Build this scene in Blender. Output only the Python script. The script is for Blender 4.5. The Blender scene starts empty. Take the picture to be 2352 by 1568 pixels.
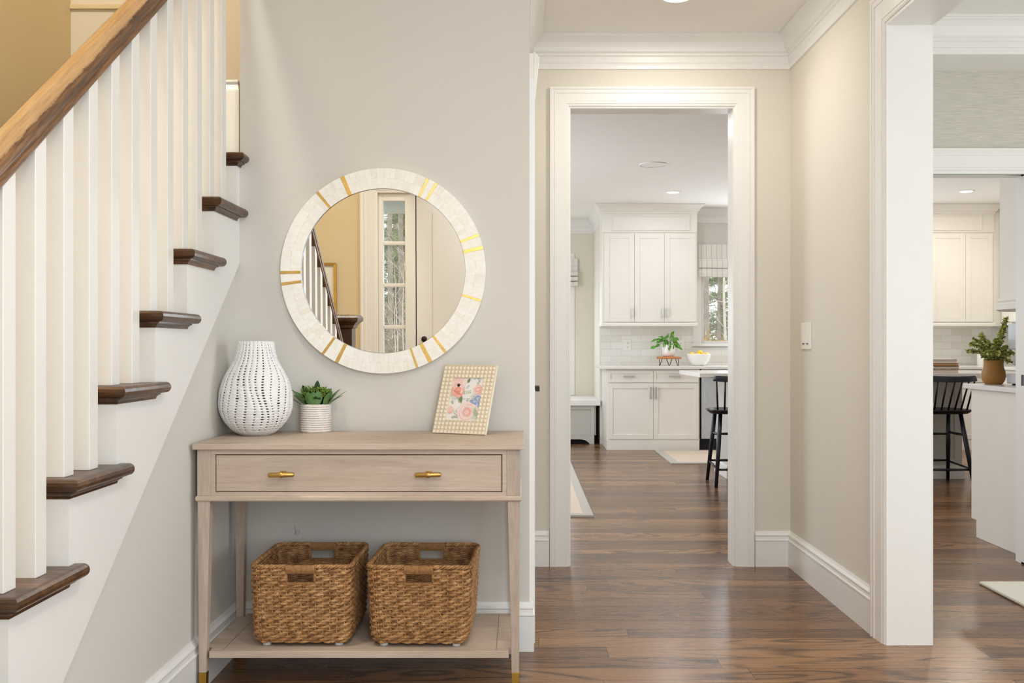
import bpy, bmesh, math, random
from mathutils import Vector, Matrix, noise
PI = math.pi
R = math.radians
sc = bpy.context.scene
col = sc.collection

# ---------------------------------------------------------------- camera
cam_d = bpy.data.cameras.new('camera')
cam = bpy.data.objects.new('camera', cam_d)
col.objects.link(cam)
cam.location = (0.0, 0.0, 1.10)
cam.rotation_euler = (R(90), 0, 0)
cam_d.sensor_width = 36.0
cam_d.lens = 36.0 * 2300 / 2352
cam_d.shift_x = -21.0 / 2352
cam_d.shift_y = 10.6 / 2352
cam_d.clip_end = 300
sc.camera = cam

# ---------------------------------------------------------------- sky
world = bpy.data.worlds.new('overcast_sky')
sc.world = world
world.use_nodes = True
wn = world.node_tree.nodes; wl = world.node_tree.links
bg = wn['Background']
bg.inputs['Color'].default_value = (0.93, 0.965, 1.0, 1)
bg.inputs['Strength'].default_value = 1.7

# ---------------------------------------------------------------- lights
def area(name, loc, size, power, color, rot, sy=None, spread=180):
    d = bpy.data.lights.new(name, 'AREA')
    d.energy = power; d.color = color
    d.shape = 'RECTANGLE' if sy else 'DISK'
    d.size = size
    if sy: d.size_y = sy
    d.spread = R(spread)
    o = bpy.data.objects.new(name, d)
    o.location = loc; o.rotation_euler = rot
    col.objects.link(o)
    return o
LAMP = (1.0, 0.96, 0.88)
WARM = (1.0, 0.93, 0.82)
SOFT = (0.97, 0.985, 1.0)
DAY = (0.84, 0.92, 1.0)
# kitchen and nook windows give daylight; the other lights here are added
area('entry_fill_high', (0.1, -0.66, 2.42), 2.0, 16, DAY, (R(72), 0, 0), 0.34)  # added light high over the door; no transom is built
area('entry_fill_front', (0.72, -0.64, 1.25), 0.9, 44, (0.72, 0.86, 1.0), (R(90), 0, 0), 2.0)  # added frontal light behind the camera; the wall is solid here
area('dining_fill_right', (5.1, 2.2, 1.45), 2.8, 95, DAY, (0, R(90), 0), 1.9)  # added side light reaching the foyer; this wall has no window
area('dining_fill_front', (3.2, -0.6, 1.5), 2.2, 18, DAY, (R(90), 0, 0), 1.7)  # added light in front of a windowless dining wall
area('daylight_kitchen_window', (2.9, 11.1, 1.7), 1.4, 28, DAY, (R(-90), 0, 0), 1.0)
area('kitchen_fill_left', (-1.9, 8.2, 1.5), 2.8, 78, DAY, (0, R(-90), 0), 1.9)  # added light from the left; the kitchen wall there is solid
area('daylight_nook_window', (-0.2, 12.2, 1.5), 1.4, 9, DAY, (R(-90), 0, 0), 1.1)
# lamps
area('foyer_ceiling_lamp', (0.35, 1.7, 2.60), 0.24, 12.5, LAMP, (0, 0, 0))
area('entry_fill_top', (0.05, 0.25, 2.60), 0.26, 12, LAMP, (0, 0, 0))  # added to brighten the entry wall and door in the mirror
area('stairwell_lamp', (-1.55, 2.0, 4.9), 0.5, 80, (1.0, 0.95, 0.80), (0, 0, 0))
area('hall_can_lamp', (0.688, 4.42, 2.625), 0.13, 8, WARM, (0, 0, 0))
area('kitchen_can_lamp', (1.522, 10.03, 2.63), 0.12, 8, SOFT, (0, 0, 0))
area('kitchen_can_lamp', (4.43, 9.97, 2.63), 0.12, 15, WARM, (0, 0, 0))
area('kitchen_can_lamp', (0.9, 7.0, 2.63), 0.12, 9, SOFT, (0, 0, 0))
area('kitchen_can_lamp', (3.0, 7.0, 2.63), 0.12, 9, WARM, (0, 0, 0))

sc.view_settings.view_transform = 'Standard'
sc.view_settings.look = 'None'
sc.view_settings.gamma = 1.0
sc.view_settings.use_curve_mapping = False
sc.view_settings.exposure = 0.0
sc.cycles.use_denoising = True
sc.cycles.max_bounces = 10
sc.cycles.diffuse_bounces = 6
sc.cycles.glossy_bounces = 5
sc.cycles.sample_clamp_indirect = 6.0
sc.cycles.caustics_reflective = False
sc.cycles.caustics_refractive = False

# ---------------------------------------------------------------- helpers
def srgb(*c):
    return tuple(((x / 255) / 12.92 if x / 255 <= 0.04045 else ((x / 255 + 0.055) / 1.055) ** 2.4) for x in c) + (1.0,)

class NT:
    def __init__(self, name):
        self.m = bpy.data.materials.new(name); self.m.use_nodes = True
        self.n = self.m.node_tree.nodes; self.l = self.m.node_tree.links
        self.b = self.n['Principled BSDF']
    def node(self, t, **kw):
        x = self.n.new(t)
        for k, v in kw.items():
            if k.startswith('i_'): x.inputs[k[2:].replace('_', ' ')].default_value = v
            else: setattr(x, k, v)
        return x
    def link(self, a, b): self.l.new(a, b)
    def math(self, op, a, b=None, c=None):
        x = self.n.new('ShaderNodeMath'); x.operation = op
        for i, v in enumerate((a, b, c)):
            if v is None: continue
            if isinstance(v, (int, float)): x.inputs[i].default_value = v
            else: self.l.new(v, x.inputs[i])
        return x.outputs[0]
    def coord(self, kind='Object', scale=(1, 1, 1), rot=(0, 0, 0)):
        t = self.n.new('ShaderNodeTexCoord'); m = self.n.new('ShaderNodeMapping')
        m.inputs['Scale'].default_value = scale; m.inputs['Rotation'].default_value = rot
        self.l.new(t.outputs[kind], m.inputs[0]); return m.outputs[0]
    def noise(self, vec, scale, detail=3, rough=0.55, dist=0.0):
        x = self.n.new('ShaderNodeTexNoise')
        x.inputs['Scale'].default_value = scale; x.inputs['Detail'].default_value = detail
        x.inputs['Roughness'].default_value = rough; x.inputs['Distortion'].default_value = dist
        if vec is not None: self.l.new(vec, x.inputs['Vector'])
        return x.outputs['Fac']
    def ramp(self, fac, stops):
        x = self.n.new('ShaderNodeValToRGB'); self.l.new(fac, x.inputs[0])
        e = x.color_ramp.elements
        while len(e) < len(stops): e.new(0.5)
        for i, (p, c) in enumerate(stops):
            e[i].position = p; e[i].color = c
        return x.outputs[0]
    def mix(self, fac, a, b, mode='MIX'):
        x = self.n.new('ShaderNodeMix'); x.data_type = 'RGBA'; x.blend_type = mode
        for s, v in ((x.inputs['Factor'], fac), (x.inputs['A'], a), (x.inputs['B'], b)): pass
        ins = [i for i in x.inputs if i.type == 'RGBA']
        if isinstance(fac, (int, float)): x.inputs[0].default_value = fac
        else: self.l.new(fac, x.inputs[0])
        for s, v in ((ins[0], a), (ins[1], b)):
            if isinstance(v, tuple): s.default_value = v
            else: self.l.new(v, s)
        return [o for o in x.outputs if o.type == 'RGBA'][0]
    def bump(self, h, strength=0.2, dist=0.01):
        x = self.n.new('ShaderNodeBump'); x.inputs['Strength'].default_value = strength
        x.inputs['Distance'].default_value = dist
        self.l.new(h, x.inputs['Height']); self.l.new(x.outputs[0], self.b.inputs['Normal'])
    def base(self, c):
        if isinstance(c, tuple): self.b.inputs['Base Color'].default_value = c
        else: self.l.new(c, self.b.inputs['Base Color'])
    def setp(self, rough=None, metal=None, spec=None, coat=None):
        if rough is not None:
            if isinstance(rough, (int, float)): self.b.inputs['Roughness'].default_value = rough
            else: self.l.new(rough, self.b.inputs['Roughness'])
        if metal is not None: self.b.inputs['Metallic'].default_value = metal
        if spec is not None: self.b.inputs['Specular IOR Level'].default_value = spec
        if coat is not None: self.b.inputs['Coat Weight'].default_value = coat

def plain(name, c, rough=0.5, metal=0.0, var=0.04, scale=6, bump=0.0, bscale=120, spec=None):
    t = NT(name); v = t.coord()
    f = t.noise(v, scale, 3)
    lo = tuple(x * (1 - var) for x in c[:3]) + (1,); hi = tuple(min(1, x * (1 + var)) for x in c[:3]) + (1,)
    t.base(t.ramp(f, [(0.3, lo), (0.7, hi)]))
    t.setp(rough, metal, spec)
    if bump: t.bump(t.noise(v, bscale, 3), bump, 0.004)
    return t.m

def wood(name, dark, mid, light, axis='X', rough=0.4, fine=60, bump=0.15, big=5.0, coat=None):
    t = NT(name)
    s = {'X': (0.09, 1, 1), 'Y': (1, 0.09, 1), 'Z': (1, 1, 0.09)}[axis]
    v = t.coord(scale=s)
    f1 = t.noise(v, big * 3, 5, 0.6, 1.2); f2 = t.noise(v, fine * 2.2, 4, 0.7)
    f = t.math('ADD', t.math('MULTIPLY', f1, 0.6), t.math('MULTIPLY', f2, 0.4))
    t.base(t.ramp(f, [(0.34, dark), (0.5, mid), (0.66, light)]))
    t.setp(t.ramp(f2, [(0.3, (rough * 1.25,) * 3 + (1,)), (0.7, (rough * 0.85,) * 3 + (1,))]), coat=coat)
    if bump: t.bump(f2, bump, 0.002)
    return t.m

M = {}
M['trim'] = plain('white_trim_paint', srgb(236, 235, 232), 0.35, var=0.01)
M['wall'] = plain('warm_greige_wall_paint', srgb(214, 210, 203), 0.75, var=0.012, scale=2, bump=0.05, bscale=300)
M['wall_hall'] = plain('cream_hall_wall_paint', srgb(222, 216, 205), 0.75, var=0.012, scale=2, bump=0.05, bscale=300)
M['wall_stair'] = plain('stairwell_wall_paint', srgb(222, 206, 172), 0.8, var=0.012, scale=2)
M['ceiling'] = plain('ceiling_paint', srgb(240, 238, 235), 0.85, var=0.01)
M['kwall'] = plain('kitchen_wall_paint', srgb(218, 216, 210), 0.8, var=0.01)
M['nwall'] = plain('nook_wall_paint', srgb(228, 222, 208), 0.8, var=0.01)
M['baluster'] = plain('baluster_paint', srgb(233, 230, 224), 0.4, var=0.01)
M['stairwood'] = wood('dark_oak_stair_wood', srgb(40, 23, 10), srgb(74, 46, 24), srgb(118, 80, 46), 'X', 0.3)
M['stairwoody'] = wood('dark_oak_stair_wood_lengthwise', srgb(40, 23, 10), srgb(74, 46, 24), srgb(118, 80, 46), 'Y', 0.3)
M['newel'] = wood('dark_oak_newel_wood', srgb(38, 22, 12), srgb(66, 40, 24), srgb(92, 62, 40), 'Z', 0.3)
M['washX'] = wood('washed_greige_wood', srgb(178, 159, 142), srgb(194, 175, 158), srgb(207, 190, 174), 'X', 0.5, bump=0.08)
M['washZ'] = wood('washed_greige_wood_upright', srgb(166, 149, 134), srgb(185, 167, 152), srgb(204, 188, 173), 'Z', 0.5, bump=0.08)
M['brass'] = plain('brushed_brass', srgb(196, 162, 92), 0.4, 1.0, 0.06, 40)
M['brasscap'] = plain('aged_brass', srgb(178, 142, 62), 0.4, 1.0, 0.05, 30)
M['gold'] = plain('gold_leaf', srgb(228, 188, 108), 0.32, 1.0, 0.1, 50)
M['black'] = plain('black_paint', srgb(16, 17, 22), 0.35, 0, 0.05)
M['navy'] = plain('black_navy_lacquer', srgb(17, 20, 32), 0.32, 0, 0.05)
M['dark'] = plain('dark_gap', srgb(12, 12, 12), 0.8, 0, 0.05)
M['bronze'] = plain('oil_rubbed_bronze', srgb(46, 38, 32), 0.4, 0.7, 0.08)
M['chrome'] = plain('polished_nickel', srgb(205, 208, 212), 0.18, 1.0, 0.02)
M['steel'] = plain('brushed_steel', srgb(196, 200, 204), 0.42, 0.45, 0.04, 20)
M['cab'] = plain('white_cabinet_paint', srgb(236, 232, 224), 0.42, var=0.01)
M['cabgrey'] = plain('island_grey_paint', srgb(196, 196, 188), 0.45, var=0.01)
M['quartz'] = plain('white_quartz', srgb(232, 230, 226), 0.2, var=0.025, scale=9)
M['plate'] = plain('white_plastic', srgb(240, 238, 232), 0.35, var=0.005)
M['slot'] = plain('dark_plastic', srgb(70, 66, 60), 0.5, var=0.02)
M['ceramic'] = plain('white_ceramic', srgb(240, 238, 234), 0.3, var=0.01)
M['ochre'] = plain('ochre_ceramic', srgb(158, 112, 48), 0.55, var=0.06, scale=8)
M['vase'] = plain('white_coated_lattice', srgb(236, 236, 236), 0.55, var=0.02, scale=60, bump=0.35, bscale=220)
M['vasein'] = plain('vase_hole_shade', srgb(96, 96, 96), 0.8, var=0.02)  # dark grey stands in for the shade inside the vase
M['leaf'] = plain('grey_green_leaf', srgb(92, 130, 74), 0.5, var=0.2, scale=40)
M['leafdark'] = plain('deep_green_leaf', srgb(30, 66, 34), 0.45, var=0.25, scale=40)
M['bud'] = plain('green_bud', srgb(112, 138, 48), 0.6, var=0.35, scale=70)
M['leafbright'] = plain('bright_green_leaf', srgb(84, 142, 40), 0.35, var=0.4, scale=30)
M['euca'] = plain('dusty_green_leaf', srgb(196, 200, 108), 0.55, var=0.35, scale=60)
M['euca2'] = plain('shaded_dusty_leaf', srgb(132, 144, 84), 0.55, var=0.3, scale=60)  # darker copy of the leaf colour, shade painted in
M['lemon'] = plain('lemon_skin', srgb(246, 202, 20), 0.4, var=0.08, scale=30, bump=0.1, bscale=400)
M['stem'] = plain('brown_stem', srgb(92, 80, 44), 0.6, var=0.1)
M['board'] = wood('warm_board_wood', srgb(150, 92, 50), srgb(188, 124, 74), srgb(212, 154, 102), 'X', 0.5)
M['rug'] = plain('oatmeal_rug', srgb(214, 198, 180), 0.95, var=0.08, scale=220, bump=0.5, bscale=300)
M['rugedge'] = plain('grey_rug_border', srgb(186, 180, 172), 0.9, var=0.04, scale=200, bump=0.3, bscale=300)
M['rugcream'] = plain('cream_wool_rug', srgb(226, 222, 210), 0.95, var=0.06, scale=160, bump=0.6, bscale=200)
M['rope'] = plain('basket_wrap_cord', srgb(164, 120, 74), 0.7, var=0.25, scale=120)
M['foot'] = plain('clear_rubber_foot', srgb(206, 206, 204), 0.4, var=0.02)
M['bone'] = None

def mirror_mat():
    t = NT('mirror_glass'); t.base((0.93, 0.93, 0.92, 1)); t.setp(0.0, 1.0); return t.m
M['mirror'] = mirror_mat()
def glass_mat():
    t = NT('window_glass')
    t.base((1, 1, 1, 1)); t.setp(0.0); t.b.inputs['Alpha'].default_value = 0.07
    return t.m
M['glass'] = glass_mat()
def emit(name, c, s):
    t = NT(name); t.base((0.9, 0.9, 0.9, 1)); t.b.inputs['Emission Color'].default_value = c
    t.b.inputs['Emission Strength'].default_value = s; return t.m
M['lamp_on'] = emit('lit_lamp_lens', (1.0, 0.95, 0.86, 1), 5.0)

def basket_mat():
    t = NT('woven_seagrass')
    v = t.coord()
    f = t.noise(v, 38, 3, 0.7); g = t.noise(t.coord(scale=(1, 1, 3)), 150, 3, 0.7)
    h = t.math('ADD', t.math('MULTIPLY', f, 0.6), t.math('MULTIPLY', g, 0.4))
    t.base(t.ramp(h, [(0.34, srgb(88, 56, 30)), (0.44, srgb(146, 102, 60)), (0.56, srgb(186, 140, 90)), (0.68, srgb(222, 184, 136))]))
    t.setp(0.55); t.bump(t.noise(t.coord(scale=(1, 1, 6)), 260, 2), 0.4, 0.002)
    return t.m
M['basket'] = basket_mat()
M['stake'] = plain('basket_stake', srgb(196, 152, 98), 0.6, var=0.15, scale=60)

def floor_mat():
    t = NT('stained_oak_floor')
    tc = t.node('ShaderNodeTexCoord'); sp = t.node('ShaderNodeSeparateXYZ'); t.link(tc.outputs['Object'], sp.inputs[0])
    X, Y = sp.outputs[0], sp.outputs[1]
    W = 0.118; Ln = 1.35
    rowf = t.math('DIVIDE', Y, W); row = t.math('FLOOR', rowf); ry = t.math('FRACT', rowf)
    wn1 = t.node('ShaderNodeTexWhiteNoise', noise_dimensions='1D'); t.link(row, wn1.inputs['W'])
    off = t.math('MULTIPLY', wn1.outputs['Value'], 7.3)
    cf = t.math('ADD', t.math('DIVIDE', X, Ln), off); cc = t.math('FLOOR', cf); cx = t.math('FRACT', cf)
    cmb = t.node('ShaderNodeCombineXYZ'); t.link(row, cmb.inputs[0]); t.link(cc, cmb.inputs[1])
    wn2 = t.node('ShaderNodeTexWhiteNoise', noise_dimensions='2D'); t.link(cmb.outputs[0], wn2.inputs['Vector'])
    pid = wn2.outputs['Value']
    # plank-local coordinates
    v = t.node('ShaderNodeCombineXYZ')
    t.link(t.math('ADD', t.math('MULTIPLY', X, 1.0), t.math('MULTIPLY', pid, 37.0)), v.inputs[0])
    t.link(t.math('MULTIPLY', Y, 6.5), v.inputs[1])
    t.link(t.math('MULTIPLY', pid, 91.0), v.inputs[2])
    big = t.noise(v.outputs[0], 0.95, 1.0, 0.4, 0.35)
    rings = t.math('FRACT', t.math('MULTIPLY', big, 13.0))
    ringd = t.math('ABSOLUTE', t.math('SUBTRACT', rings, 0.5))
    ringl = t.math('SMOOTH_MIN', t.math('MULTIPLY', ringd, 4.0), 1.0, 0.2)
    vmod = t.ramp(t.noise(v.outputs[0], 0.9, 2, 0.5), [(0.38, (0.35, 0.35, 0.35, 1)), (0.52, (1, 1, 1, 1))])
    v2 = t.node('ShaderNodeCombineXYZ')
    t.link(t.math('ADD', X, t.math('MULTIPLY', pid, 13.0)), v2.inputs[0]); t.link(t.math('MULTIPLY', Y, 34.0), v2.inputs[1]); t.link(pid, v2.inputs[2])
    fine = t.noise(v2.outputs[0], 7.0, 4, 0.7)
    fine2 = t.noise(v2.outputs[0], 1.6, 3, 0.6)
    basec = t.ramp(pid, [(0.0, srgb(88, 58, 36)), (0.3, srgb(112, 76, 47)), (0.62, srgb(130, 91, 58)), (1.0, srgb(154, 112, 74))])
    c = t.mix(t.math('MULTIPLY', t.math('MULTIPLY', t.math('SUBTRACT', 1.0, ringl), 0.92), vmod), basec, srgb(40, 25, 18))
    c = t.mix(t.ramp(fine, [(0.34, (0.5, 0.5, 0.5, 1)), (0.48, (0, 0, 0, 1))]), c, srgb(62, 40, 27))
    c = t.mix(t.ramp(fine2, [(0.42, (0, 0, 0, 1)), (0.75, (0.4, 0.4, 0.4, 1))]), c, srgb(158, 116, 80))
    gy = t.math('MINIMUM', ry, t.math('SUBTRACT', 1.0, ry))
    gx = t.math('MULTIPLY', t.math('MINIMUM', cx, t.math('SUBTRACT', 1.0, cx)), Ln / W)
    g = t.math('LESS_THAN', t.math('MINIMUM', gy, gx), 0.010)
    c = t.mix(t.math('MULTIPLY', g, 0.8), c, srgb(30, 20, 14))
    t.base(c)
    t.setp(t.ramp(fine, [(0.3, (0.30,) * 3 + (1,)), (0.7, (0.20,) * 3 + (1,))]), spec=0.36)
    hh = t.math('SUBTRACT', t.math('MULTIPLY', fine, 0.25), g)
    t.bump(hh, 0.12, 0.002)
    return t.m
M['floor'] = floor_mat()

def tile_mat():
    t = NT('white_subway_tile')
    tc = t.node('ShaderNodeTexCoord'); sp = t.node('ShaderNodeSeparateXYZ'); t.link(tc.outputs['Object'], sp.inputs[0])
    cb = t.node('ShaderNodeCombineXYZ'); t.link(t.math('ADD', sp.outputs[0], sp.outputs[1]), cb.inputs[0]); t.link(sp.outputs[2], cb.inputs[1])
    b = t.node('ShaderNodeTexBrick', i_Scale=1.0)
    b.inputs['Brick Width'].default_value = 0.2245; b.inputs['Row Height'].default_value = 0.0763
    b.inputs['Mortar Size'].default_value = 0.0022; b.inputs['Mortar Smooth'].default_value = 0.2
    b.inputs['Color1'].default_value = srgb(226, 222, 214); b.inputs['Color2'].default_value = srgb(238, 236, 232)
    b.inputs['Mortar'].default_value = srgb(214, 209, 200)
    t.link(cb.outputs[0], b.inputs['Vector']); t.base(b.outputs['Color']); t.setp(0.16)
    t.bump(t.math('SUBTRACT', 1.0, b.outputs['Fac']), 0.3, 0.002)
    return t.m
M['tile'] = tile_mat()

def grass_mat():
    t = NT('woven_grasscloth_wallpaper')
    f = t.noise(t.coord(scale=(0.5, 0.5, 14)), 18, 4, 0.75)
    g = t.noise(t.coord(scale=(1.2, 1.2, 60)), 12, 2, 0.6)
    h = t.math('ADD', t.math('MULTIPLY', f, 0.6), t.math('MULTIPLY', g, 0.4))
    t.base(t.ramp(h, [(0.36, srgb(180, 178, 168)), (0.5, srgb(202, 198, 188)), (0.64, srgb(216, 211, 198))]))
    t.setp(0.9); t.bump(h, 0.25, 0.003)
    return t.m
M['grasscloth'] = grass_mat()

def stripe_mat():
    t = NT('windowpane_check_linen')
    tc = t.node('ShaderNodeTexCoord'); sp = t.node('ShaderNodeSeparateXYZ'); t.link(tc.outputs['Object'], sp.inputs[0])
    fx = t.math('LESS_THAN', t.math('FRACT', t.math('DIVIDE', sp.outputs[0], 0.0575)), 0.075)
    fz = t.math('LESS_THAN', t.math('FRACT', t.math('DIVIDE', sp.outputs[2], 0.26)), 0.012)
    f = t.math('MAXIMUM', fx, fz)
    t.base(t.mix(t.math('MULTIPLY', f, 0.55), srgb(228, 225, 219), srgb(128, 120, 112)))
    t.setp(0.95)
    return t.m
M['linen'] = stripe_mat()

class MB:
    def __init__(self): self.v = []; self.f = []; self.mi = []; self.sm = []; self.cur = 0
    def add(self, vs, fs, smooth=False):
        b = len(self.v); self.v += [tuple(x) for x in vs]
        for f in fs: self.f.append(tuple(i + b for i in f)); self.mi.append(self.cur); self.sm.append(smooth)
        return self
    def box(self, x0, x1, y0, y1, z0, z1):
        if x0 > x1: x0, x1 = x1, x0
        if y0 > y1: y0, y1 = y1, y0
        if z0 > z1: z0, z1 = z1, z0
        return self.add([(x0, y0, z0), (x1, y0, z0), (x1, y1, z0), (x0, y1, z0), (x0, y0, z1), (x1, y0, z1), (x1, y1, z1), (x0, y1, z1)],
                        [(0, 3, 2, 1), (4, 5, 6, 7), (0, 1, 5, 4), (1, 2, 6, 5), (2, 3, 7, 6), (3, 0, 4, 7)])
    def prism(self, pts, a, b, axis='X'):
        # pts: polygon in the two other axes, extruded a..b along axis
        n = len(pts)
        def P(p, t): return {'X': (t, p[0], p[1]), 'Y': (p[0], t, p[1]), 'Z': (p[0], p[1], t)}[axis]
        vs = [P(p, a) for p in pts] + [P(p, b) for p in pts]
        fs = [tuple(range(n))[::-1], tuple(range(n, 2 * n))] + [(i, (i + 1) % n, n + (i + 1) % n, n + i) for i in range(n)]
        return self.add(vs, fs)
    def hexa(self, p8):
        return self.add(p8, [(0, 3, 2, 1), (4, 5, 6, 7), (0, 1, 5, 4), (1, 2, 6, 5), (2, 3, 7, 6), (3, 0, 4, 7)])
    def taper(self, x0, x1, y0, y1, z0, X0, X1, Y0, Y1, z1):
        return self.hexa([(x0, y0, z0), (x1, y0, z0), (x1, y1, z0), (x0, y1, z0), (X0, Y0, z1), (X1, Y0, z1), (X1, Y1, z1), (X0, Y1, z1)])
    def lathe(self, prof, seg=32, c=(0, 0, 0), cap=True, smooth=True):
        # prof: (r, z) bottom to top
        vs = []; fs = []
        for r, z in prof:
            for k in range(seg):
                a = 2 * PI * k / seg; vs.append((c[0] + r * math.cos(a), c[1] + r * math.sin(a), c[2] + z))
        for i in range(len(prof) - 1):
            for k in range(seg):
                k2 = (k + 1) % seg
                fs.append((i * seg + k, i * seg + k2, (i + 1) * seg + k2, (i + 1) * seg + k))
        self.add(vs, fs, smooth)
        if cap:
            n = len(self.v) - len(vs)
            self.f.append(tuple(n + k for k in range(seg))[::-1]); self.mi.append(self.cur); self.sm.append(False)
            m = n + (len(prof) - 1) * seg
            self.f.append(tuple(m + k for k in range(seg))); self.mi.append(self.cur); self.sm.append(False)
        return self
    def tube(self, pts, r, seg=8, cap=True, smooth=True, flat=1.0, closed=False):
        pts = [Vector(p) for p in pts]; n = len(pts)
        rr = r if isinstance(r, (list, tuple)) else [r] * n
        up = None; vs = []; fs = []
        for i, p in enumerate(pts):
            if closed: t = pts[(i + 1) % n] - pts[i - 1]
            else: t = (pts[min(i + 1, n - 1)] - pts[max(i - 1, 0)])
            if t.length < 1e-9: t = Vector((0, 0, 1))
            t.normalize()
            if up is None:
                up = Vector((0, 0, 1)) if abs(t.z) < 0.9 else Vector((0, 1, 0))
            s = t.cross(up)
            if s.length < 1e-6: s = t.cross(Vector((1, 0, 0)))
            s.normalize(); u = s.cross(t).normalized(); up = u
            for k in range(seg):
                a = 2 * PI * k / seg
                vs.append(p + s * (math.cos(a) * rr[i]) + u * (math.sin(a) * rr[i] * flat))
        m = n if closed else n - 1
        for i in range(m):
            j = (i + 1) % n
            for k in range(seg):
                k2 = (k + 1) % seg
                fs.append((i * seg + k, i * seg + k2, j * seg + k2, j * seg + k))
        if cap and not closed:
            fs.append(tuple(range(seg))[::-1]); fs.append(tuple((n - 1) * seg + k for k in range(seg)))
        return self.add(vs, fs, smooth)
    def ball(self, c, rx, ry=None, rz=None, seg=12, rings=8, rot=None):
        ry = ry or rx; rz = rz or rx
        vs = []; fs = []
        for i in range(rings + 1):
            ph = PI * i / rings
            for k in range(seg):
                a = 2 * PI * k / seg
                p = Vector((rx * math.sin(ph) * math.cos(a), ry * math.sin(ph) * math.sin(a), rz * math.cos(ph)))
                if rot: p = rot @ p
                vs.append((c[0] + p.x, c[1] + p.y, c[2] + p.z))
        for i in range(rings):
            for k in range(seg):
                k2 = (k + 1) % seg
                fs.append((i * seg + k, (i + 1) * seg + k, (i + 1) * seg + k2, i * seg + k2))
        return self.add(vs, fs, True)
    def sweep(self, path, prof, P, closed=False):
        # path: 2D polyline; prof: (offset to the left of travel, height); P maps (a, b, h) to 3D. mitred
        n = len(path); vs = []; fs = []; k = len(prof)
        pv = [Vector(p) for p in path]
        for i in range(n):
            if closed or 0 < i < n - 1:
                d1 = (pv[i] - pv[i - 1]).normalized(); d2 = (pv[(i + 1) % n] - pv[i]).normalized()
            elif i == 0: d1 = d2 = (pv[1] - pv[0]).normalized()
            else: d1 = d2 = (pv[-1] - pv[-2]).normalized()
            n1 = Vector((-d1.y, d1.x)); n2 = Vector((-d2.y, d2.x))
            m = (n1 + n2); m.normalize(); m = m / max(0.2, m.dot(n1))
            for o, h in prof:
                q = pv[i] + m * o; vs.append(P(q.x, q.y, h))
        for i in range(n if closed else n - 1):
            j = (i + 1) % n
            for a in range(k):
                b = (a + 1) % k
                fs.append((i * k + a, j * k + a, j * k + b, i * k + b))
        if not closed:
            fs.append(tuple(range(k))); fs.append(tuple((n - 1) * k + a for a in range(k))[::-1])
        return self.add(vs, fs)
    def leaf(self, base, d, up, ln, w, fold=0.15, curl=0.2, n=5, tipw=0.0, point=1.0):
        base = Vector(base); d = Vector(d).normalized(); up = Vector(up)
        s = d.cross(up)
        if s.length < 1e-5: s = d.cross(Vector((1, 0.3, 0)))
        s.normalize(); u = s.cross(d).normalized()
        vs = []; fs = []
        for i in range(n + 1):
            t = i / n
            wid = w * 0.5 * (math.sin(PI * min(1, t ** point * 0.98 + 0.02)) ** 0.7 if t < 1 else tipw)
            c = base + d * (ln * t) + u * (-curl * ln * t * t)
            vs += [c - s * wid + u * (fold * wid), c, c + s * wid + u * (fold * wid)]
        for i in range(n):
            for a in (0, 1):
                fs.append((i * 3 + a, i * 3 + a + 1, i * 3 + a + 4, i * 3 + a + 3))
        return self.add(vs, fs, True)
    def build(self, name, mats, parent=None, off=None, bevel=0, seg=2, solid=0, sub=0, fix=True):
        me = bpy.data.meshes.new(name)
        if off is None:
            off = Vector((0, 0, 0)); p = parent
            while p is not None: off = off + Vector(p.location); p = p.parent
        off = Vector(off)
        me.from_pydata([(x[0] - off.x, x[1] - off.y, x[2] - off.z) for x in self.v], [], self.f)
        for i, p in enumerate(me.polygons):
            p.material_index = self.mi[i]; p.use_smooth = self.sm[i]
        if not isinstance(mats, (list, tuple)): mats = [mats]
        for m in mats: me.materials.append(m)
        me.validate()
        if fix:
            bm = bmesh.new(); bm.from_mesh(me); bmesh.ops.recalc_face_normals(bm, faces=bm.faces); bm.to_mesh(me); bm.free()
        o = bpy.data.objects.new(name, me); col.objects.link(o)
        if parent is not None: o.parent = parent
        if solid:
            s = o.modifiers.new('solid', 'SOLIDIFY'); s.thickness = solid; s.offset = 0
        if sub:
            s = o.modifiers.new('sub', 'SUBSURF'); s.levels = sub; s.render_levels = sub
        if bevel:
            b = o.modifiers.new('bevel', 'BEVEL'); b.width = bevel; b.segments = seg; b.limit_method = 'ANGLE'; b.angle_limit = R(40)
            b.harden_normals = False
        return o

def tag(o, label=None, cat=None, group=None, kind=None):
    if label: o['label'] = label
    if cat: o['category'] = cat
    if group: o['group'] = group
    if kind: o['kind'] = kind
    return o
def empty(name, loc=(0, 0, 0), rz=0, label=None, cat=None, group=None, kind=None):
    o = bpy.data.objects.new(name, None); col.objects.link(o)
    o.location = loc; o.rotation_euler = (0, 0, rz); o.empty_display_size = 0.05
    return tag(o, label, cat, group, kind)
def struct(o, label=None, cat=None):
    o['kind'] = 'structure'
    if label: o['label'] = label
    if cat: o['category'] = cat
    return o
def copy_tree(o, parent=None):
    c = o.copy(); col.objects.link(c)
    if parent is not None: c.parent = parent
    for ch in list(o.children): copy_tree(ch, c)
    return c
# ---------------------------------------------------------------- room shell
H = 2.643
RISE, RUN, Z0 = 0.1974, 0.2655, 0.0133
SX = -1.0167          # outer face of the stair string
def RY(n): return 1.454 + RUN * n
def TZn(n): return Z0 + RISE * n if n else 0.0
def nb(name, boxes, mat, label, cat, bevel=0):
    b = MB()
    for x in boxes: b.box(*x)
    return struct(b.build(name, mat, bevel=bevel), label, cat)

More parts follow.
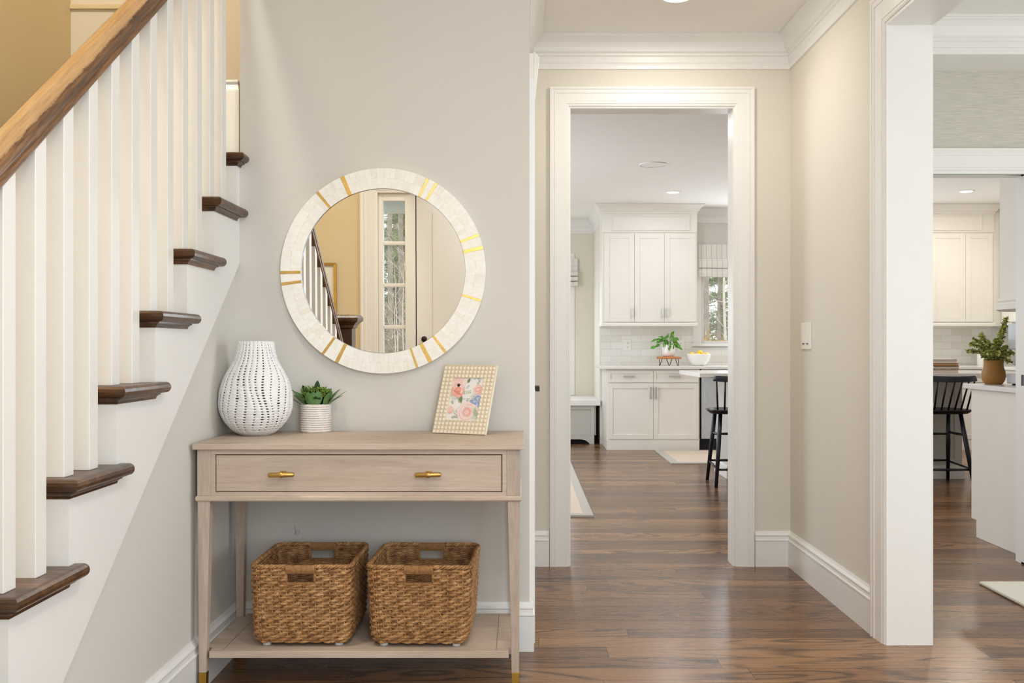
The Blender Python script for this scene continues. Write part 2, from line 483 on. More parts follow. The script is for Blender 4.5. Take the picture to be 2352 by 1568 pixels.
nb('floor', [(-2.3, 5.8, -0.9, 12.6, -0.08, 0.0)], M['floor'], 'dark stained oak plank floor running through hall and kitchen', 'floor')
nb('ceiling', [(SX - 0.0, 5.8, -0.9, 12.6, H, H + 0.12)], M['ceiling'], 'flat pale ceiling over hall, dining room and kitchen', 'ceiling')
nb('ceiling_stairwell', [(-2.3, SX, -0.9, 4.9, 5.2, 5.3)], M['ceiling'], 'high ceiling over the stairwell', 'ceiling')
nb('wall_back', [(-1.06, 0.03, 3.62, 3.74, 0, 1.78), (SX, 0.03, 3.62, 3.74, 1.78, H)], M['wall'], 'warm greige wall behind the console table and round mirror', 'wall')
nb('wall_upper', [(SX, SX + 0.1, -0.9, 3.62, H + 0.12, 5.2), (SX, SX + 0.1, 3.62, 4.8, H + 0.12, 5.2), (SX, SX + 0.1, 3.745, 4.8, 0, H)], M['wall_stair'], 'upper wall around the stairwell', 'wall')
nb('wall_left', [(-2.2, -2.1, -0.9, 4.8, 0, 5.2)], M['wall_stair'], 'golden tan wall behind the stair handrail', 'wall')
nb('wall_landing', [(-2.1, SX, 4.67, 4.8, 0, 5.2)], M['wall_hall'], 'wall at the back of the stair landing', 'wall')
wl_ = MB().prism([(1.737, 0), (3.62, 0), (3.62, 1.398 + 0.745 * 0.006), (1.77, 0.024)], -1.15, -1.0325, 'X')
struct(wl_.build('wall_stair', M['wall']), 'greige wall under the white stair string', 'wall')
# hall, left return wall with a door in it
nb('wall_hall_left', [(-0.09, 0.03, 3.74, 3.80, 0, H), (-0.09, 0.03, 4.52, 5.01, 0, H), (-0.09, 0.03, 3.80, 4.52, 2.0, H)], M['wall_hall'], 'cream wall on the left of the short hall', 'wall')
nb('wall_hall_end', [(-0.09, 0.239, 5.01, 5.13, 0, H), (1.068, 1.46, 5.01, 5.13, 0, H), (0.239, 1.068, 5.01, 5.13, 2.297, H)], M['wall_hall'], 'cream wall around the cased kitchen doorway', 'wall')
nb('wall_right', [(1.347, 1.51, 3.691, 5.01, 0, H), (1.347, 1.51, -0.7, 1.55, 0, H), (1.347, 1.51, 1.55, 3.691, 2.292, H)], M['wall_hall'], 'cream wall right of the hall with the light switch', 'wall')
# entry wall behind the camera
nb('wall_entry', [(-2.1, -1.13, -0.82, -0.70, 0, 5.2), (-1.13, -0.835, -0.82, -0.70, 2.17, H), (-1.13, -0.835, -0.82, -0.70, 0, 0.12), (-2.1, SX + 0.1, -0.82, -0.70, H, 5.2),
                  (-0.835, 0.08, -0.82, -0.70, 2.19, H), (0.08, 5.2, -0.82, -0.70, 0, H)], M['wall_stair'], 'warm entry wall with the front door and sidelight', 'wall')
# dining room
nb('wall_dining_far', [(1.51, 1.75, 5.01, 5.13, 0, H), (2.535, 5.4, 5.01, 5.03, 0, H), (2.535, 5.4, 5.075, 5.13, 0, H), (2.60, 5.4, 5.03, 5.075, 0, H), (1.75, 2.535, 5.01, 5.13, 1.977, H)], M['grasscloth'], 'grasscloth papered wall above the pocket doorway', 'wall')
nb('wall_dining_right', [(5.2, 5.3, -0.7, 5.01, 0, H)], M['grasscloth'], 'far right wall of the dining room', 'wall')
nb('ceiling_beam', [(1.51, 5.2, 4.747, 5.01, 2.478, H)], M['ceiling'], 'dropped ceiling border across the dining room', 'ceiling')
# kitchen
nb('wall_kitchen_left', [(-2.1, -2.0, 5.13, 12.5, 0, H)], M['kwall'], 'left wall of the kitchen', 'wall')
nb('wall_kitchen_near', [(-2.0, -0.09, 5.01, 5.13, 0, H)], M['kwall'], 'near wall of the kitchen', 'wall')
nb('wall_kitchen_far', [(0.885, 2.03, 11.24, 11.4, 0, H), (3.3, 5.6, 11.24, 11.4, 0, H), (2.03, 3.3, 11.24, 11.4, 0, 1.13), (2.03, 3.3, 11.24, 11.4, 2.2, H)], M['kwall'], 'far kitchen wall around the window', 'wall')
nb('wall_kitchen_right', [(5.6, 5.7, 5.13, 12.5, 0, H)], M['kwall'], 'right wall of the kitchen', 'wall')
nb('wall_nook', [(0.885, 0.99, 11.4, 12.3, 0, H), (0.60, 0.99, 12.3, 12.42, 0, H), (-2.0, -0.9, 12.3, 12.42, 0, H), (-0.9, 0.60, 12.3, 12.42, 0, 0.9), (-0.9, 0.60, 12.3, 12.42, 2.15, H)], M['nwall'], 'cream wall of the window seat nook', 'wall')

# crown, casings and baseboards
CROWN = [(0, -.162), (.010, -.160), (.010, -.144), (.007, -.140), (.010, -.132), (.013, -.128), (.013, -.100), (.021, -.095), (.021, -.085), (.033, -.078), (.033, -.070), (.037, -.058), (.047, -.036), (.062, -.020), (.072, -.014), (.076, -.012), (.076, 0), (0, 0)]
BASE = [(0, 0), (.016, 0), (.016, .126), (.0185, .129), (.0185, .134), (.013, .137), (.012, .150), (.0145, .154), (.0145, .158), (.006, .168), (.004, .176), (0, .176)]
def PZ(z0): return lambda a, b, h: (a, b, z0 + h)
def crown(name, path, label, z=H, closed=False):
    return struct(MB().sweep(path, CROWN, PZ(z), closed).build(name, M['trim']), label, 'crown moulding')
crown('trim_1', [(1.347, -0.7), (1.347, 5.01), (0.03, 5.01), (0.03, 3.62), (SX, 3.62)], 'stepped white crown moulding around the hall ceiling')
CR2 = [(0, -.165), (.012, -.163), (.012, -.150), (.016, -.146), (.016, -.135), (.012, -.131), (.012, -.107), (.022, -.103), (.022, -.09), (.03, -.085), (.03, -.078), (.034, -.065), (.046, -.04), (.064, -.022), (.078, -.014), (.078, -.009), (.09, -.007), (.09, 0), (0, 0)]
struct(MB().sweep([(5.2, 4.747), (1.51, 4.747)], CR2, PZ(H)).build('trim_2', M['trim']), 'layered white crown on the dining room ceiling border', 'crown moulding')
crown('trim_3', [(5.6, 11.24), (0.885, 11.24), (0.885, 12.3), (-2.0, 12.3)], 'white crown moulding above kitchen window and nook')
def baseb(name, path, label):
    return struct(MB().sweep(path, BASE, PZ(0)).build(name, M['trim']), label, 'baseboard')
baseb('baseboard_back', [(0.03, 3.70), (0.03, 3.62), (-1.0325, 3.62), (-1.0325, 1.95)], 'white baseboard behind the console table')
baseb('baseboard_hall_left', [(0.239 - .1, 5.01), (0.03, 5.01), (0.03, 4.62)], 'white baseboard left of the kitchen doorway')
baseb('baseboard_right', [(1.347, 3.80), (1.347, 5.01), (1.168, 5.01)], 'tall white baseboard around the right hall corner')
CAS = [(0, 0), (0, .008), (.006, .011), (.012, .011), (.014, .014), (.060, .016), (.066, .016), (.068, .0195), (.078, .0195), (.080, .017), (.086, .017), (.090, .021), (.100, .021), (.100, 0)]
def casing(name, path, P, label, w=1.0):
    prof = [(-o * w, h) for o, h in CAS]
    if path[0][0] < path[-1][0]: path = path[::-1]
    return struct(MB().sweep(path, prof, P).build(name, M['trim']), label, 'door casing')
# kitchen doorway (wall plane Y=5.01, projecting towards -Y)
casing('trim_4', [(1.068, 0), (1.068, 2.297), (0.239, 2.297), (0.239, 0)][::-1], lambda a, b, h: (a, 5.01 - h, b), 'white moulded casing around the kitchen doorway', 0.95)
# jamb of kitchen doorway
nb('door_1', [(0.239, 0.247, 5.008, 5.135, 0, 2.297), (1.060, 1.068, 5.008, 5.135, 0, 2.297), (0.247, 1.060, 5.008, 5.135, 2.289, 2.297)], M['trim'], 'white jamb lining of the kitchen doorway', 'door frame')
# right wide opening (wall plane X=1.347, projecting towards -X)
casing('trim_5', [(3.691, 0), (3.691, 2.292), (1.55, 2.292), (1.55, 0)], lambda a, b, h: (1.347 - h, a, b), 'white moulded casing of the wide opening on the right', 1.18)
nb('door_2', [(1.343, 1.515, 3.683, 3.695, 0, 2.292), (1.343, 1.515, 1.546, 1.558, 0, 2.292), (1.343, 1.515, 1.558, 3.683, 2.280, 2.292)], M['trim'], 'plain white jamb of the wide opening on the right', 'door frame')
# left hall door
casing('trim_6', [(3.80, 0), (3.80, 2.0), (4.52, 2.0), (4.52, 0)], lambda a, b, h: (0.03 + h, a, b), 'white casing edge at the right end of the mirror wall', 0.9)
dr = empty('door_3', (0.0, 4.16, 0), kind='structure', label='white hall door with a dark lever at the corner by the mirror wall', cat='door')
db = MB().box(-0.012, 0.022, 3.803, 4.517, 0.008, 1.997)
for z0, z1 in ((0.2, 0.9), (1.05, 1.85)):
    db.box(0.022, 0.026, 3.92, 4.40, z0, z1)
db.build('door_panel', M['trim'], dr, bevel=0.002)
hb = MB().box(0.026, 0.034, 4.42, 4.48, 0.885, 0.945)
hb.box(0.034, 0.075, 4.443, 4.458, 0.908, 0.922)
hb.box(0.062, 0.080, 4.33, 4.460, 0.904, 0.926)
hb.build('door_lever', M['bronze'], dr, bevel=0.002)
ch = empty('door_chime', (0.03, 4.25, 2.20), label='small white door chime box high on the hall wall beside the crown', cat='door chime')
MB().taper(0.03, 0.052, 4.17, 4.33, 2.15, 0.03, 0.052, 4.17, 4.33, 2.32).build('backplate', M['plate'], ch, bevel=0.002)
MB().hexa([(0.052, 4.19, 2.135), (0.060, 4.19, 2.155), (0.060, 4.31, 2.155), (0.052, 4.31, 2.135), (0.052, 4.19, 2.335), (0.076, 4.19, 2.31), (0.076, 4.31, 2.31), (0.052, 4.31, 2.335)]).build('cover', M['plate'], ch, bevel=0.003)
# dining / kitchen pocket doorway
casing('trim_7', [(2.535, 0), (2.535, 1.977), (1.75, 1.977), (1.75, 0)][::-1], lambda a, b, h: (a, 5.01 - h, b), 'white casing head over the pocket doorway', 1.09)
pd = empty('door_4', (2.535, 5.05, 0), kind='structure', label='white pocket door edge with a dark pull at the right margin', cat='door')
MB().box(2.5345, 2.60, 5.075, 5.132, 0, 1.977).box(1.75, 2.60, 5.075, 5.132, 1.962, 1.977).box(1.75, 2.53, 5.008, 5.032, 1.962, 1.977).box(1.75, 1.765, 5.008, 5.132, 0, 1.962).build('jamb', M['trim'], pd)
MB().box(2.530, 3.3, 5.034, 5.070, 0.01, 1.958).build('door_panel', M['trim'], pd)
MB().box(2.5285, 2.5305, 5.040, 5.064, 0.90, 0.955).build('edge_pull', M['black'], pd)
MB().box(1.77, 2.53, 5.034, 5.072, 1.966, 1.976).build('track', M['steel'], pd)
# stair landing corner trim
pl = MB().box(-1.40, -1.031, 3.66, 3.76, 1.79, 2.035).hexa([(-1.40, 3.66, 2.035), (-1.031, 3.66, 2.035), (-1.031, 3.76, 2.035), (-1.40, 3.76, 2.035), (-1.40, 3.675, 2.065), (-1.040, 3.675, 2.065), (-1.040, 3.75, 2.065), (-1.40, 3.75, 2.065)])
pl.box(-1.40, -1.036, 3.665, 3.755, 2.065, 2.075)
struct(pl.build('trim_8', M['trim'], bevel=0.002), 'white capped post block at the top of the stairs', 'trim')
struct(MB().box(-2.1, -1.45, 4.655, 4.67, 2.668, 2.69).build('trim_9', M['wall_stair'], bevel=0.003), 'thin horizontal trim on the stairwell back wall', 'trim')

# switch plate
sw = empty('light_switch', (1.347, 4.80, 1.135), label='white double dimmer switch plate on the right hall wall', cat='light switch')
MB().box(1.341, 1.347, 4.643 - .0, 4.800, 1.085, 1.210).build('plate', M['plate'], sw, bevel=0.002)
for i, y in enumerate((4.69, 4.755)):
    MB().box(1.3385, 1.341, y - .017, y + .017, 1.113, 1.190).build('rocker', M['plate'], sw, bevel=0.001)
    MB().box(1.3375, 1.3392, y - .010, y + .010, 1.108, 1.114).build('slider', M['slot'], sw)

# ceiling cans
def can(name, x, y, label, r=0.062, grp='recessed ceiling lights'):
    t = empty(name, (x, y, H), label=label, cat='ceiling light', group=grp)
    MB().lathe([(r + .018, -.004), (r + .018, 0), (r, 0), (r, -.006)], 32, (x, y, H), cap=False).lathe([(r, -.006), (r + .018, -.004)], 32, (x, y, H), cap=False).build('trim_ring', M['plate'], t)
    MB().lathe([(r, -.0045), (0.001, -.0047)], 32, (x, y, H), cap=False).build('lens', M['lamp_on'], t)
can('recessed_light', 0.688, 4.42, 'lit recessed ceiling light over the hall, at the top edge')
can('recessed_light', 1.522, 10.03, 'lit recessed kitchen light above the three-door wall cabinet')
can('recessed_light', 4.43, 9.97, 'lit recessed kitchen light seen through the pocket doorway')
sp = empty('ceiling_speaker', (1.12, 8.5, H), label='round flat white speaker grille in the kitchen ceiling', cat='ceiling speaker')
MB().lathe([(.117, 0), (.119, -.006), (.113, -.008)], 40, (1.12, 8.5, H), cap=False).build('rim', M['plate'], sp)
MB().lathe([(.113, -.006), (.001, -.006)], 40, (1.12, 8.5, H), cap=False).build('grille', M['ceiling'], sp)

# ---------------------------------------------------------------- staircase
st = empty('staircase', (-1.05, 2.5, 0), label='open staircase with dark treads, white square balusters and a wooden handrail with a painted highlight', cat='staircase')
# sawtooth string
pts = []
for n in range(0, 9):
    pts.append((RY(n), TZn(n))); pts.append((RY(n), TZn(n + 1) - 0.03))
pts = [(RY(0), 0.0)] + pts[1:]
pts = [p for p in pts if p[0] < 3.63]
pts += [(3.619, pts[-1][1]), (3.619, 1.400), (1.75, 0.0)]
MB().prism(pts, SX, SX - 0.022, 'X').build('string', M['trim'], st, bevel=0.0)
for n in range(0, 9):
    MB().box(-2.10, SX - 0.0221, RY(n) + .0002, RY(n) + 0.018, TZn(n), TZn(n + 1) - 0.03).build('riser', M['trim'], st)
def tread(n):
    y0 = RY(n - 1) - 0.030; y1 = RY(n); z = TZn(n); xo = SX + 0.034
    if n == 9: y1 = 4.66
    b = MB()
    # slab with half-round nosing at front, mitred return on the right
    def ring(o, zz): return [(-2.10, y0 + o), (xo - o, y0 + o)]
    rnd = [(0.0, -.015)] + [(0.015 - 0.015 * math.sin(a), -0.015 + 0.015 * math.cos(a)) for a in [R(75), R(50), R(25), 0]]
    profile = [(0.05, -.030), (0.015, -.030)] + [(0.015 - 0.015 * math.cos(R(a)), -0.015 - 0.015 * math.sin(R(a))) for a in (60, 30)] + [(0, -.015)] + [(0.015 - 0.015 * math.cos(R(a)), -0.015 + 0.015 * math.sin(R(a))) for a in (30, 60)] + [(0.015, 0), (0.05, 0)]
    yb = min(y1 + 0.030, 3.62) if n < 9 else 3.62
    path = [(-2.10, y0), (xo, y0), (xo, yb)]
    if yb < 3.6: path = path + []
    b.sweep(path, [(o, z + h) for o, h in profile], lambda a, c, h: (a, c, h))
    b.box(-2.10, SX - 0.016, y0 + 0.05, y1 if n == 9 else yb, z - .0299, z)
    # rounded end of the return nosing
    if n < 8:
        vs = []; k = len(profile)
        for j in range(7):
            a = R(90) * j / 6
            for o, h in profile:
                w = (0.015 - min(o, 0.015))
                vs.append((xo - o, yb + w * math.sin(a) * 1.0, z + h))
        b.ball((xo - 0.015, yb, z - 0.015), 0.015, 0.014, 0.015, 12, 8)
    o = b.build('tread', M['stairwoody'] if False else M['stairwood'], st)
    cv = MB()
    cov = [(0, 0), (0.0, -.016), (-.004, -.016), (-.006, -.010), (-.012, -.005), (-.017, -.004), (-.017, 0)]
    ybc = min(y1 - 0.005, 3.62) if n < 9 else 3.62
    cv.sweep([(-2.1, RY(n - 1)), (SX, RY(n - 1)), (SX, ybc)], [(o_, z - .030 + h) for o_, h in cov], lambda a, c, h: (a, c, h))
    cv.build('cove', M['stairwoody'], o, off=st.location)
for n in range(1, 10): tread(n)
MB().box(-2.1, SX - 0.03, 3.60, 4.66, 1.70, 1.78).build('landing', M['trim'], st)
def rail_z(y): return 1.400 + RISE / RUN * (y - 1.97)
BX = -1.058; bs = 0.025
k = 0
for n in range(1, 9):
    for j in (0, 1):
        yc = RY(n - 1) - .03 + 0.067 + j * RUN / 2
        zt = rail_z(yc) + 0.004
        z0 = TZn(n)
        if yc > 3.58: continue
        s = RISE / RUN
        b = MB().hexa([(BX - bs, yc - bs, z0), (BX + bs, yc - bs, z0), (BX + bs, yc + bs, z0), (BX - bs, yc + bs, z0),
                       (BX - bs, yc - bs, zt - bs * s), (BX + bs, yc - bs, zt - bs * s), (BX + bs, yc + bs, zt + bs * s), (BX - bs, yc + bs, zt + bs * s)])
        b.build('baluster', M['baluster'], st, bevel=0.0015)
def rail_mat():
    t = NT('stained_handrail_painted_highlight')
    # grain follows the slope of the rail
    tc0 = t.node('ShaderNodeTexCoord'); s0 = t.node('ShaderNodeSeparateXYZ'); t.link(tc0.outputs['Object'], s0.inputs[0])
    cb = t.node('ShaderNodeCombineXYZ'); ca, sa = math.cos(math.atan(RISE / RUN)), math.sin(math.atan(RISE / RUN))
    t.link(s0.outputs[0], cb.inputs[0])
    t.link(t.math('MULTIPLY', t.math('ADD', t.math('MULTIPLY', s0.outputs[1], ca), t.math('MULTIPLY', s0.outputs[2], sa)), 0.06), cb.inputs[1])
    t.link(t.math('SUBTRACT', t.math('MULTIPLY', s0.outputs[2], ca), t.math('MULTIPLY', s0.outputs[1], sa)), cb.inputs[2])
    v = cb.outputs[0]
    f = t.noise(v, 60, 5, 0.7, 0.5); g = t.noise(v, 200, 3, 0.7)
    h = t.math('ADD', t.math('MULTIPLY', f, 0.6), t.math('MULTIPLY', g, 0.4))
    dk = t.ramp(h, [(0.36, srgb(58, 36, 20)), (0.5, srgb(104, 70, 38)), (0.64, srgb(146, 102, 58))])
    # highlight painted into the colour: lighter upper faces, darker far chamfer
    sp = t.node('ShaderNodeSeparateXYZ'); tc = t.node('ShaderNodeTexCoord'); t.link(tc.outputs['Object'], sp.inputs[0])
    dx = t.math('SUBTRACT', sp.outputs[2], t.math('MULTIPLY', sp.outputs[1], RISE / RUN))
    n2 = t.noise(t.coord(scale=(3, 0.7, 0.7)), 26, 4, 0.7)
    top_highlight = t.ramp(t.math('ADD', t.math('MULTIPLY', t.math('SUBTRACT', dx, 1.40 - 2.5 * 0 - 1.97 * RISE / RUN + 2.5 * RISE / RUN + 0.060), 22.0), t.math('ADD', t.math('MULTIPLY', n2, 0.55), 0.17)), [(0.48, (0, 0, 0, 1)), (0.56, (1, 1, 1, 1))])
    top_highlight = t.mix(t.math('LESS_THAN', sp.outputs[0], -0.0195), top_highlight, (0.12, 0.12, 0.12, 1))
    c = t.mix(top_highlight, dk, t.ramp(h, [(0.3, srgb(146, 112, 74)), (0.7, srgb(184, 150, 108))]))
    t.base(c); t.setp(t.mix(top_highlight, (0.42,) * 3 + (1,), (0.26,) * 3 + (1,)), spec=0.5); t.bump(g, 0.2, 0.002)
    return t.m
M['rail'] = rail_mat()
# handrail: profile in (x, dz) swept up the slope
rp = [(-.026, 0), (.026, 0), (.031, .006), (.031, .018), (.027, .023), (.033, .030), (.0335, .046), (.028, .060), (.012, .074), (-.012, .074), (-.028, .060), (-.0335, .046), (-.033, .030), (-.027, .023), (-.031, .018), (-.031, .006)]
ys = [1.315, 4.0]
b = MB(); vs = []
for y in ys:
    for x, dz in rp: vs.append((BX + x, y, rail_z(y) + dz * 1.12))
kk = len(rp)
b.add(vs, [(i, (i + 1) % kk, kk + (i + 1) % kk, kk + i) for i in range(kk)] + [tuple(range(kk))[::-1], tuple(range(kk, 2 * kk))])
b.build('handrail', M['rail'], st, bevel=0.002)
nw = MB().box(-1.125, -0.995, 1.19, 1.32, 0, 1.13)
nw.box(-1.14, -0.98, 1.175, 1.335, 0, 0.2).box(-1.135, -0.985, 1.18, 1.33, 0.94, 0.965)
nwo = nw.build('newel_post', M['newel'], st, bevel=0.003)
cp = MB()
sq = lambda e: [(-1.125 - e, 1.19 - e), (-0.995 + e, 1.19 - e), (-0.995 + e, 1.32 + e), (-1.125 - e, 1.32 + e)]
lv = [(0, 1.13), (.010, 1.137), (.012, 1.15), (.026, 1.165), (.036, 1.172), (.040, 1.18), (.040, 1.195), (.034, 1.203), (.03, 1.208), (0.02, 1.212)]
vs = []
for e, z in lv: vs += [(p[0], p[1], z) for p in sq(e)]
fs = []
for i in range(len(lv) - 1):
    for j in range(4): fs.append((i * 4 + j, i * 4 + (j + 1) % 4, i * 4 + 4 + (j + 1) % 4, i * 4 + 4 + j))
fs.append((3, 2, 1, 0)); fs.append(tuple(len(vs) - 4 + j for j in range(4)))
cp.add(vs, fs); cp.build('newel_cap', M['newel'], nwo, off=st.location)

# ---------------------------------------------------------------- entry (seen in the mirror)
casing('trim_10', [(-1.13, 0.0), (-1.13, 2.17), (0.14, 2.17), (0.14, 0)], lambda a, b, h: (a, -0.70 + h, b), 'white casing around the front door and sidelight, seen in the mirror', 1.36)
wd = empty('window_1', (-1.0, -0.76, 0.12), kind='structure', label='tall narrow sidelight beside the front door, seen in the round mirror', cat='window')
f = MB().box(-1.13, -1.0915, -0.80, -0.72, 0.12, 2.17).box(-0.917, -0.8355, -0.80, -0.72, 0.12, 2.17).box(-1.0915, -0.917, -0.80, -0.72, 2.11, 2.17).box(-1.0915, -0.917, -0.80, -0.72, 0.12, 0.22)
f.build('frame', M['trim'], wd, bevel=0.003)
for i in range(1, 6):
    z = 2.11 - 0.332 * i
    MB().box(-1.0915, -0.917, -0.785, -0.735, z - 0.014, z + 0.014).build('muntin', M['trim'], wd, bevel=0.004)
MB().box(-1.0915, -0.917, -0.765, -0.760, 0.22, 2.11).build('glass', M['glass'], wd)
fd = empty('door_5', (-0.4, -0.72, 0), kind='structure', label='white front door seen in the right half of the round mirror', cat='door')
pb = MB().box(-0.828, 0.076, -0.77, -0.725, 0.01, 2.16)
for x0, x1 in ((-0.70, -0.42), (-0.33, -0.05)):
    for z0, z1 in ((0.25, 0.85), (1.0, 2.02)):
        pb.box(x0, x1, -0.725, -0.719, z0, z1)
pb.build('door_panel', M['trim'], fd, bevel=0.006)
MB().box(-0.835, -0.828, -0.77, -0.74, 0, 2.17).build('weather_gap', M['dark'], fd)
MB().ball((-0.765, -0.685, 1.02), .024).tube([(-0.765, -.725, 1.02), (-0.765, -.69, 1.02)], .012).build('deadbolt', M['bronze'], fd)
pf = empty('picture_frame', (-1.72, -0.69, 1.0), label='gold framed picture on the entry wall, glimpsed past the handrail in the mirror', cat='picture frame')
MB().sweep([(-1.99, 0.97), (-1.455, 0.97), (-1.455, 1.62), (-1.99, 1.62)], [(0, 0), (0, .022), (.022, .018), (.022, 0)], lambda a, b, h: (a, -.70 + h, b), True).build('frame', M['gold'], pf)
MB().box(-1.97, -1.475, -.699, -.692, .99, 1.60).build('mat_board', M['plate'], pf)
MB().box(-1.85, -1.59, -.692, -.690, 1.12, 1.47).build('print', M['euca'], pf)
# ---------------------------------------------------------------- console table
ct = empty('console_table', (-0.507, 3.36, 0), label='washed grey-brown wooden console table with two brass handles, under the round mirror', cat='console table')
TZ = 0.796; YF = 3.125; YBk = 3.575
XL, XR = -1.011, -0.003
MB().box(-1.022, 0.009, 3.109, 3.600, TZ - 0.0175, TZ).build('tabletop', M['washX'], ct, bevel=0.0015)
cs = MB()
# front frame: posts continue the legs; rails
cs.box(XL + .042, XR - .042, YF + .002, YF + .022, TZ - .034, TZ - .0175)
cs.box(XL + .042, XR - .042, YF + .002, YF + .022, .632, .644)
cs.box(XL + .042, XL + .056, YF + .0015, YF + .022, .644, TZ - .034)
cs.box(XR - .056, XR - .042, YF + .0015, YF + .022, .644, TZ - .034)
cs.box(XL + .006, XL + .022, YF + .03, YBk - .03, .632, TZ - .0175)
cs.box(XR - .022, XR - .006, YF + .03, YBk - .03, .632, TZ - .0175)
cs.box(XL + .03, XR - .03, YBk - .022, YBk - .006, .632, TZ - .0175)
cs.box(XL + .02, XR - .02, YF + .03, YBk - .02, .634, .640)
cs.build('drawer_case', M['washX'], ct, bevel=0.0008)
cs = MB()
cs.sweep([(XL - .004, YF - .006), (XR + .004, YF - .006), (XR + .004, YBk), (XL - .004, YBk)], [(0, 0.004), (0, .013), (.003, .017), (.04, .017), (.04, 0), (.003, 0)], PZ(0.616), True)
cs.build('waist_moulding', M['washX'], ct)
dw = MB().box(XL + .0585, XR - .0585, YF + .0035, YF + .020, .6465, TZ - .0365).build('drawer', M['washX'], ct, bevel=0.001)
MB().box(XL + .066, XR - .066, YF + .020, YF + .30, .654, TZ - .046).build('drawer_box', M['washX'], dw, off=ct.location)
for hx in (-0.743, -0.288):
    h = MB(); zc = .7015
    n = 14; pr = []
    L = .0408; r = .0073
    prof = [(-L, .0028), (-L + .0015, .0056), (-L + .004, r), (-.007, r), (-.0062, .0086), (.0, .0094), (.0062, .0086), (.007, r), (L - .004, r), (L - .0015, .0056), (L, .0028)]
    h.tube([(hx + x, YF - .026, zc + x * 0.02) for x, _ in prof], [q for _, q in prof], 16)
    h.tube([(hx, YF - .024, zc), (hx, YF + .004, zc)], .0045, 12)
    h.lathe([(.009, 0), (.009, .003)], 16, (0, 0, 0)) if False else h.box(hx - .009, hx + .009, YF + .0015, YF + .0045, zc - .009, zc + .009)
    h.build('handle', M['brass'], dw, off=ct.location, bevel=0.0006)
def leg(x0, x1, y0, y1, sx, sy):
    # upper post, then tapered lower leg with brass shoe; sx/sy: which side tapers (inner)
    b = MB().box(x0, x1, y0, y1, .633, TZ - .0175)
    tx, ty = .014, .014
    X0, X1, Y0, Y1 = x0 + .001, x1 - .003, y0 + .001, y1 - .003
    if sx < 0: X0, X1 = x0 + .003, x1 - .001
    def sec(f): # f 0 top .. 1 bottom
        a, c = X0, X1; d, e = Y0, Y1
        if sx > 0: c = X1 - tx * f; a = X0 + .003 * f
        else: a = X0 + tx * f; c = X1 - .003 * f
        if sy > 0: e = Y1 - ty * f; d = Y0 + .002 * f
        else: d = Y0 + ty * f; e = Y1 - .002 * f
        return a, c, d, e
    t = sec(0); m = sec(.87); bt = sec(1)
    b.taper(m[0], m[1], m[2], m[3], .080, *t, .616)
    o = b.build('leg', M['washZ'], ct, bevel=0.0012)
    MB().taper(bt[0] - .0003, bt[1] + .0003, bt[2] - .0003, bt[3] + .0003, 0, m[0] - .0003, m[1] + .0003, m[2] - .0003, m[3] + .0003, .080).build('brass_foot', M['brasscap'], o, off=ct.location, bevel=0.001)
leg(XL, XL + .042, YF, YF + .045, 1, 1); leg(XR - .042, XR, YF, YF + .045, -1, 1)
leg(XL, XL + .042, YBk - .045, YBk, 1, -1); leg(XR - .042, XR, YBk - .045, YBk, -1, -1)
c_ = .016
sh = MB().prism([(XL + .036, YF + .004), (XR - .036, YF + .004), (XR - .036, YF + .040), (XR - .012, YF + .058), (XR - .012, YBk - .052), (XR - .036, YBk - .036), (XR - .036, YBk - .003), (XL + .036, YBk - .003), (XL + .036, YBk - .036), (XL + .012, YBk - .052), (XL + .012, YF + .058), (XL + .036, YF + .040)], .1255, .147, 'Z')
sho = sh.build('lower_shelf', M['washX'], ct, bevel=0.001)
# breadboard end joints of the shelf
for x in (XL + .075, XR - .075):
    MB().box(x - .0006, x + .0006, YF + .02, YBk - .02, .1469, .1473).build('shelf_joint', M['slot'], sho, off=ct.location)

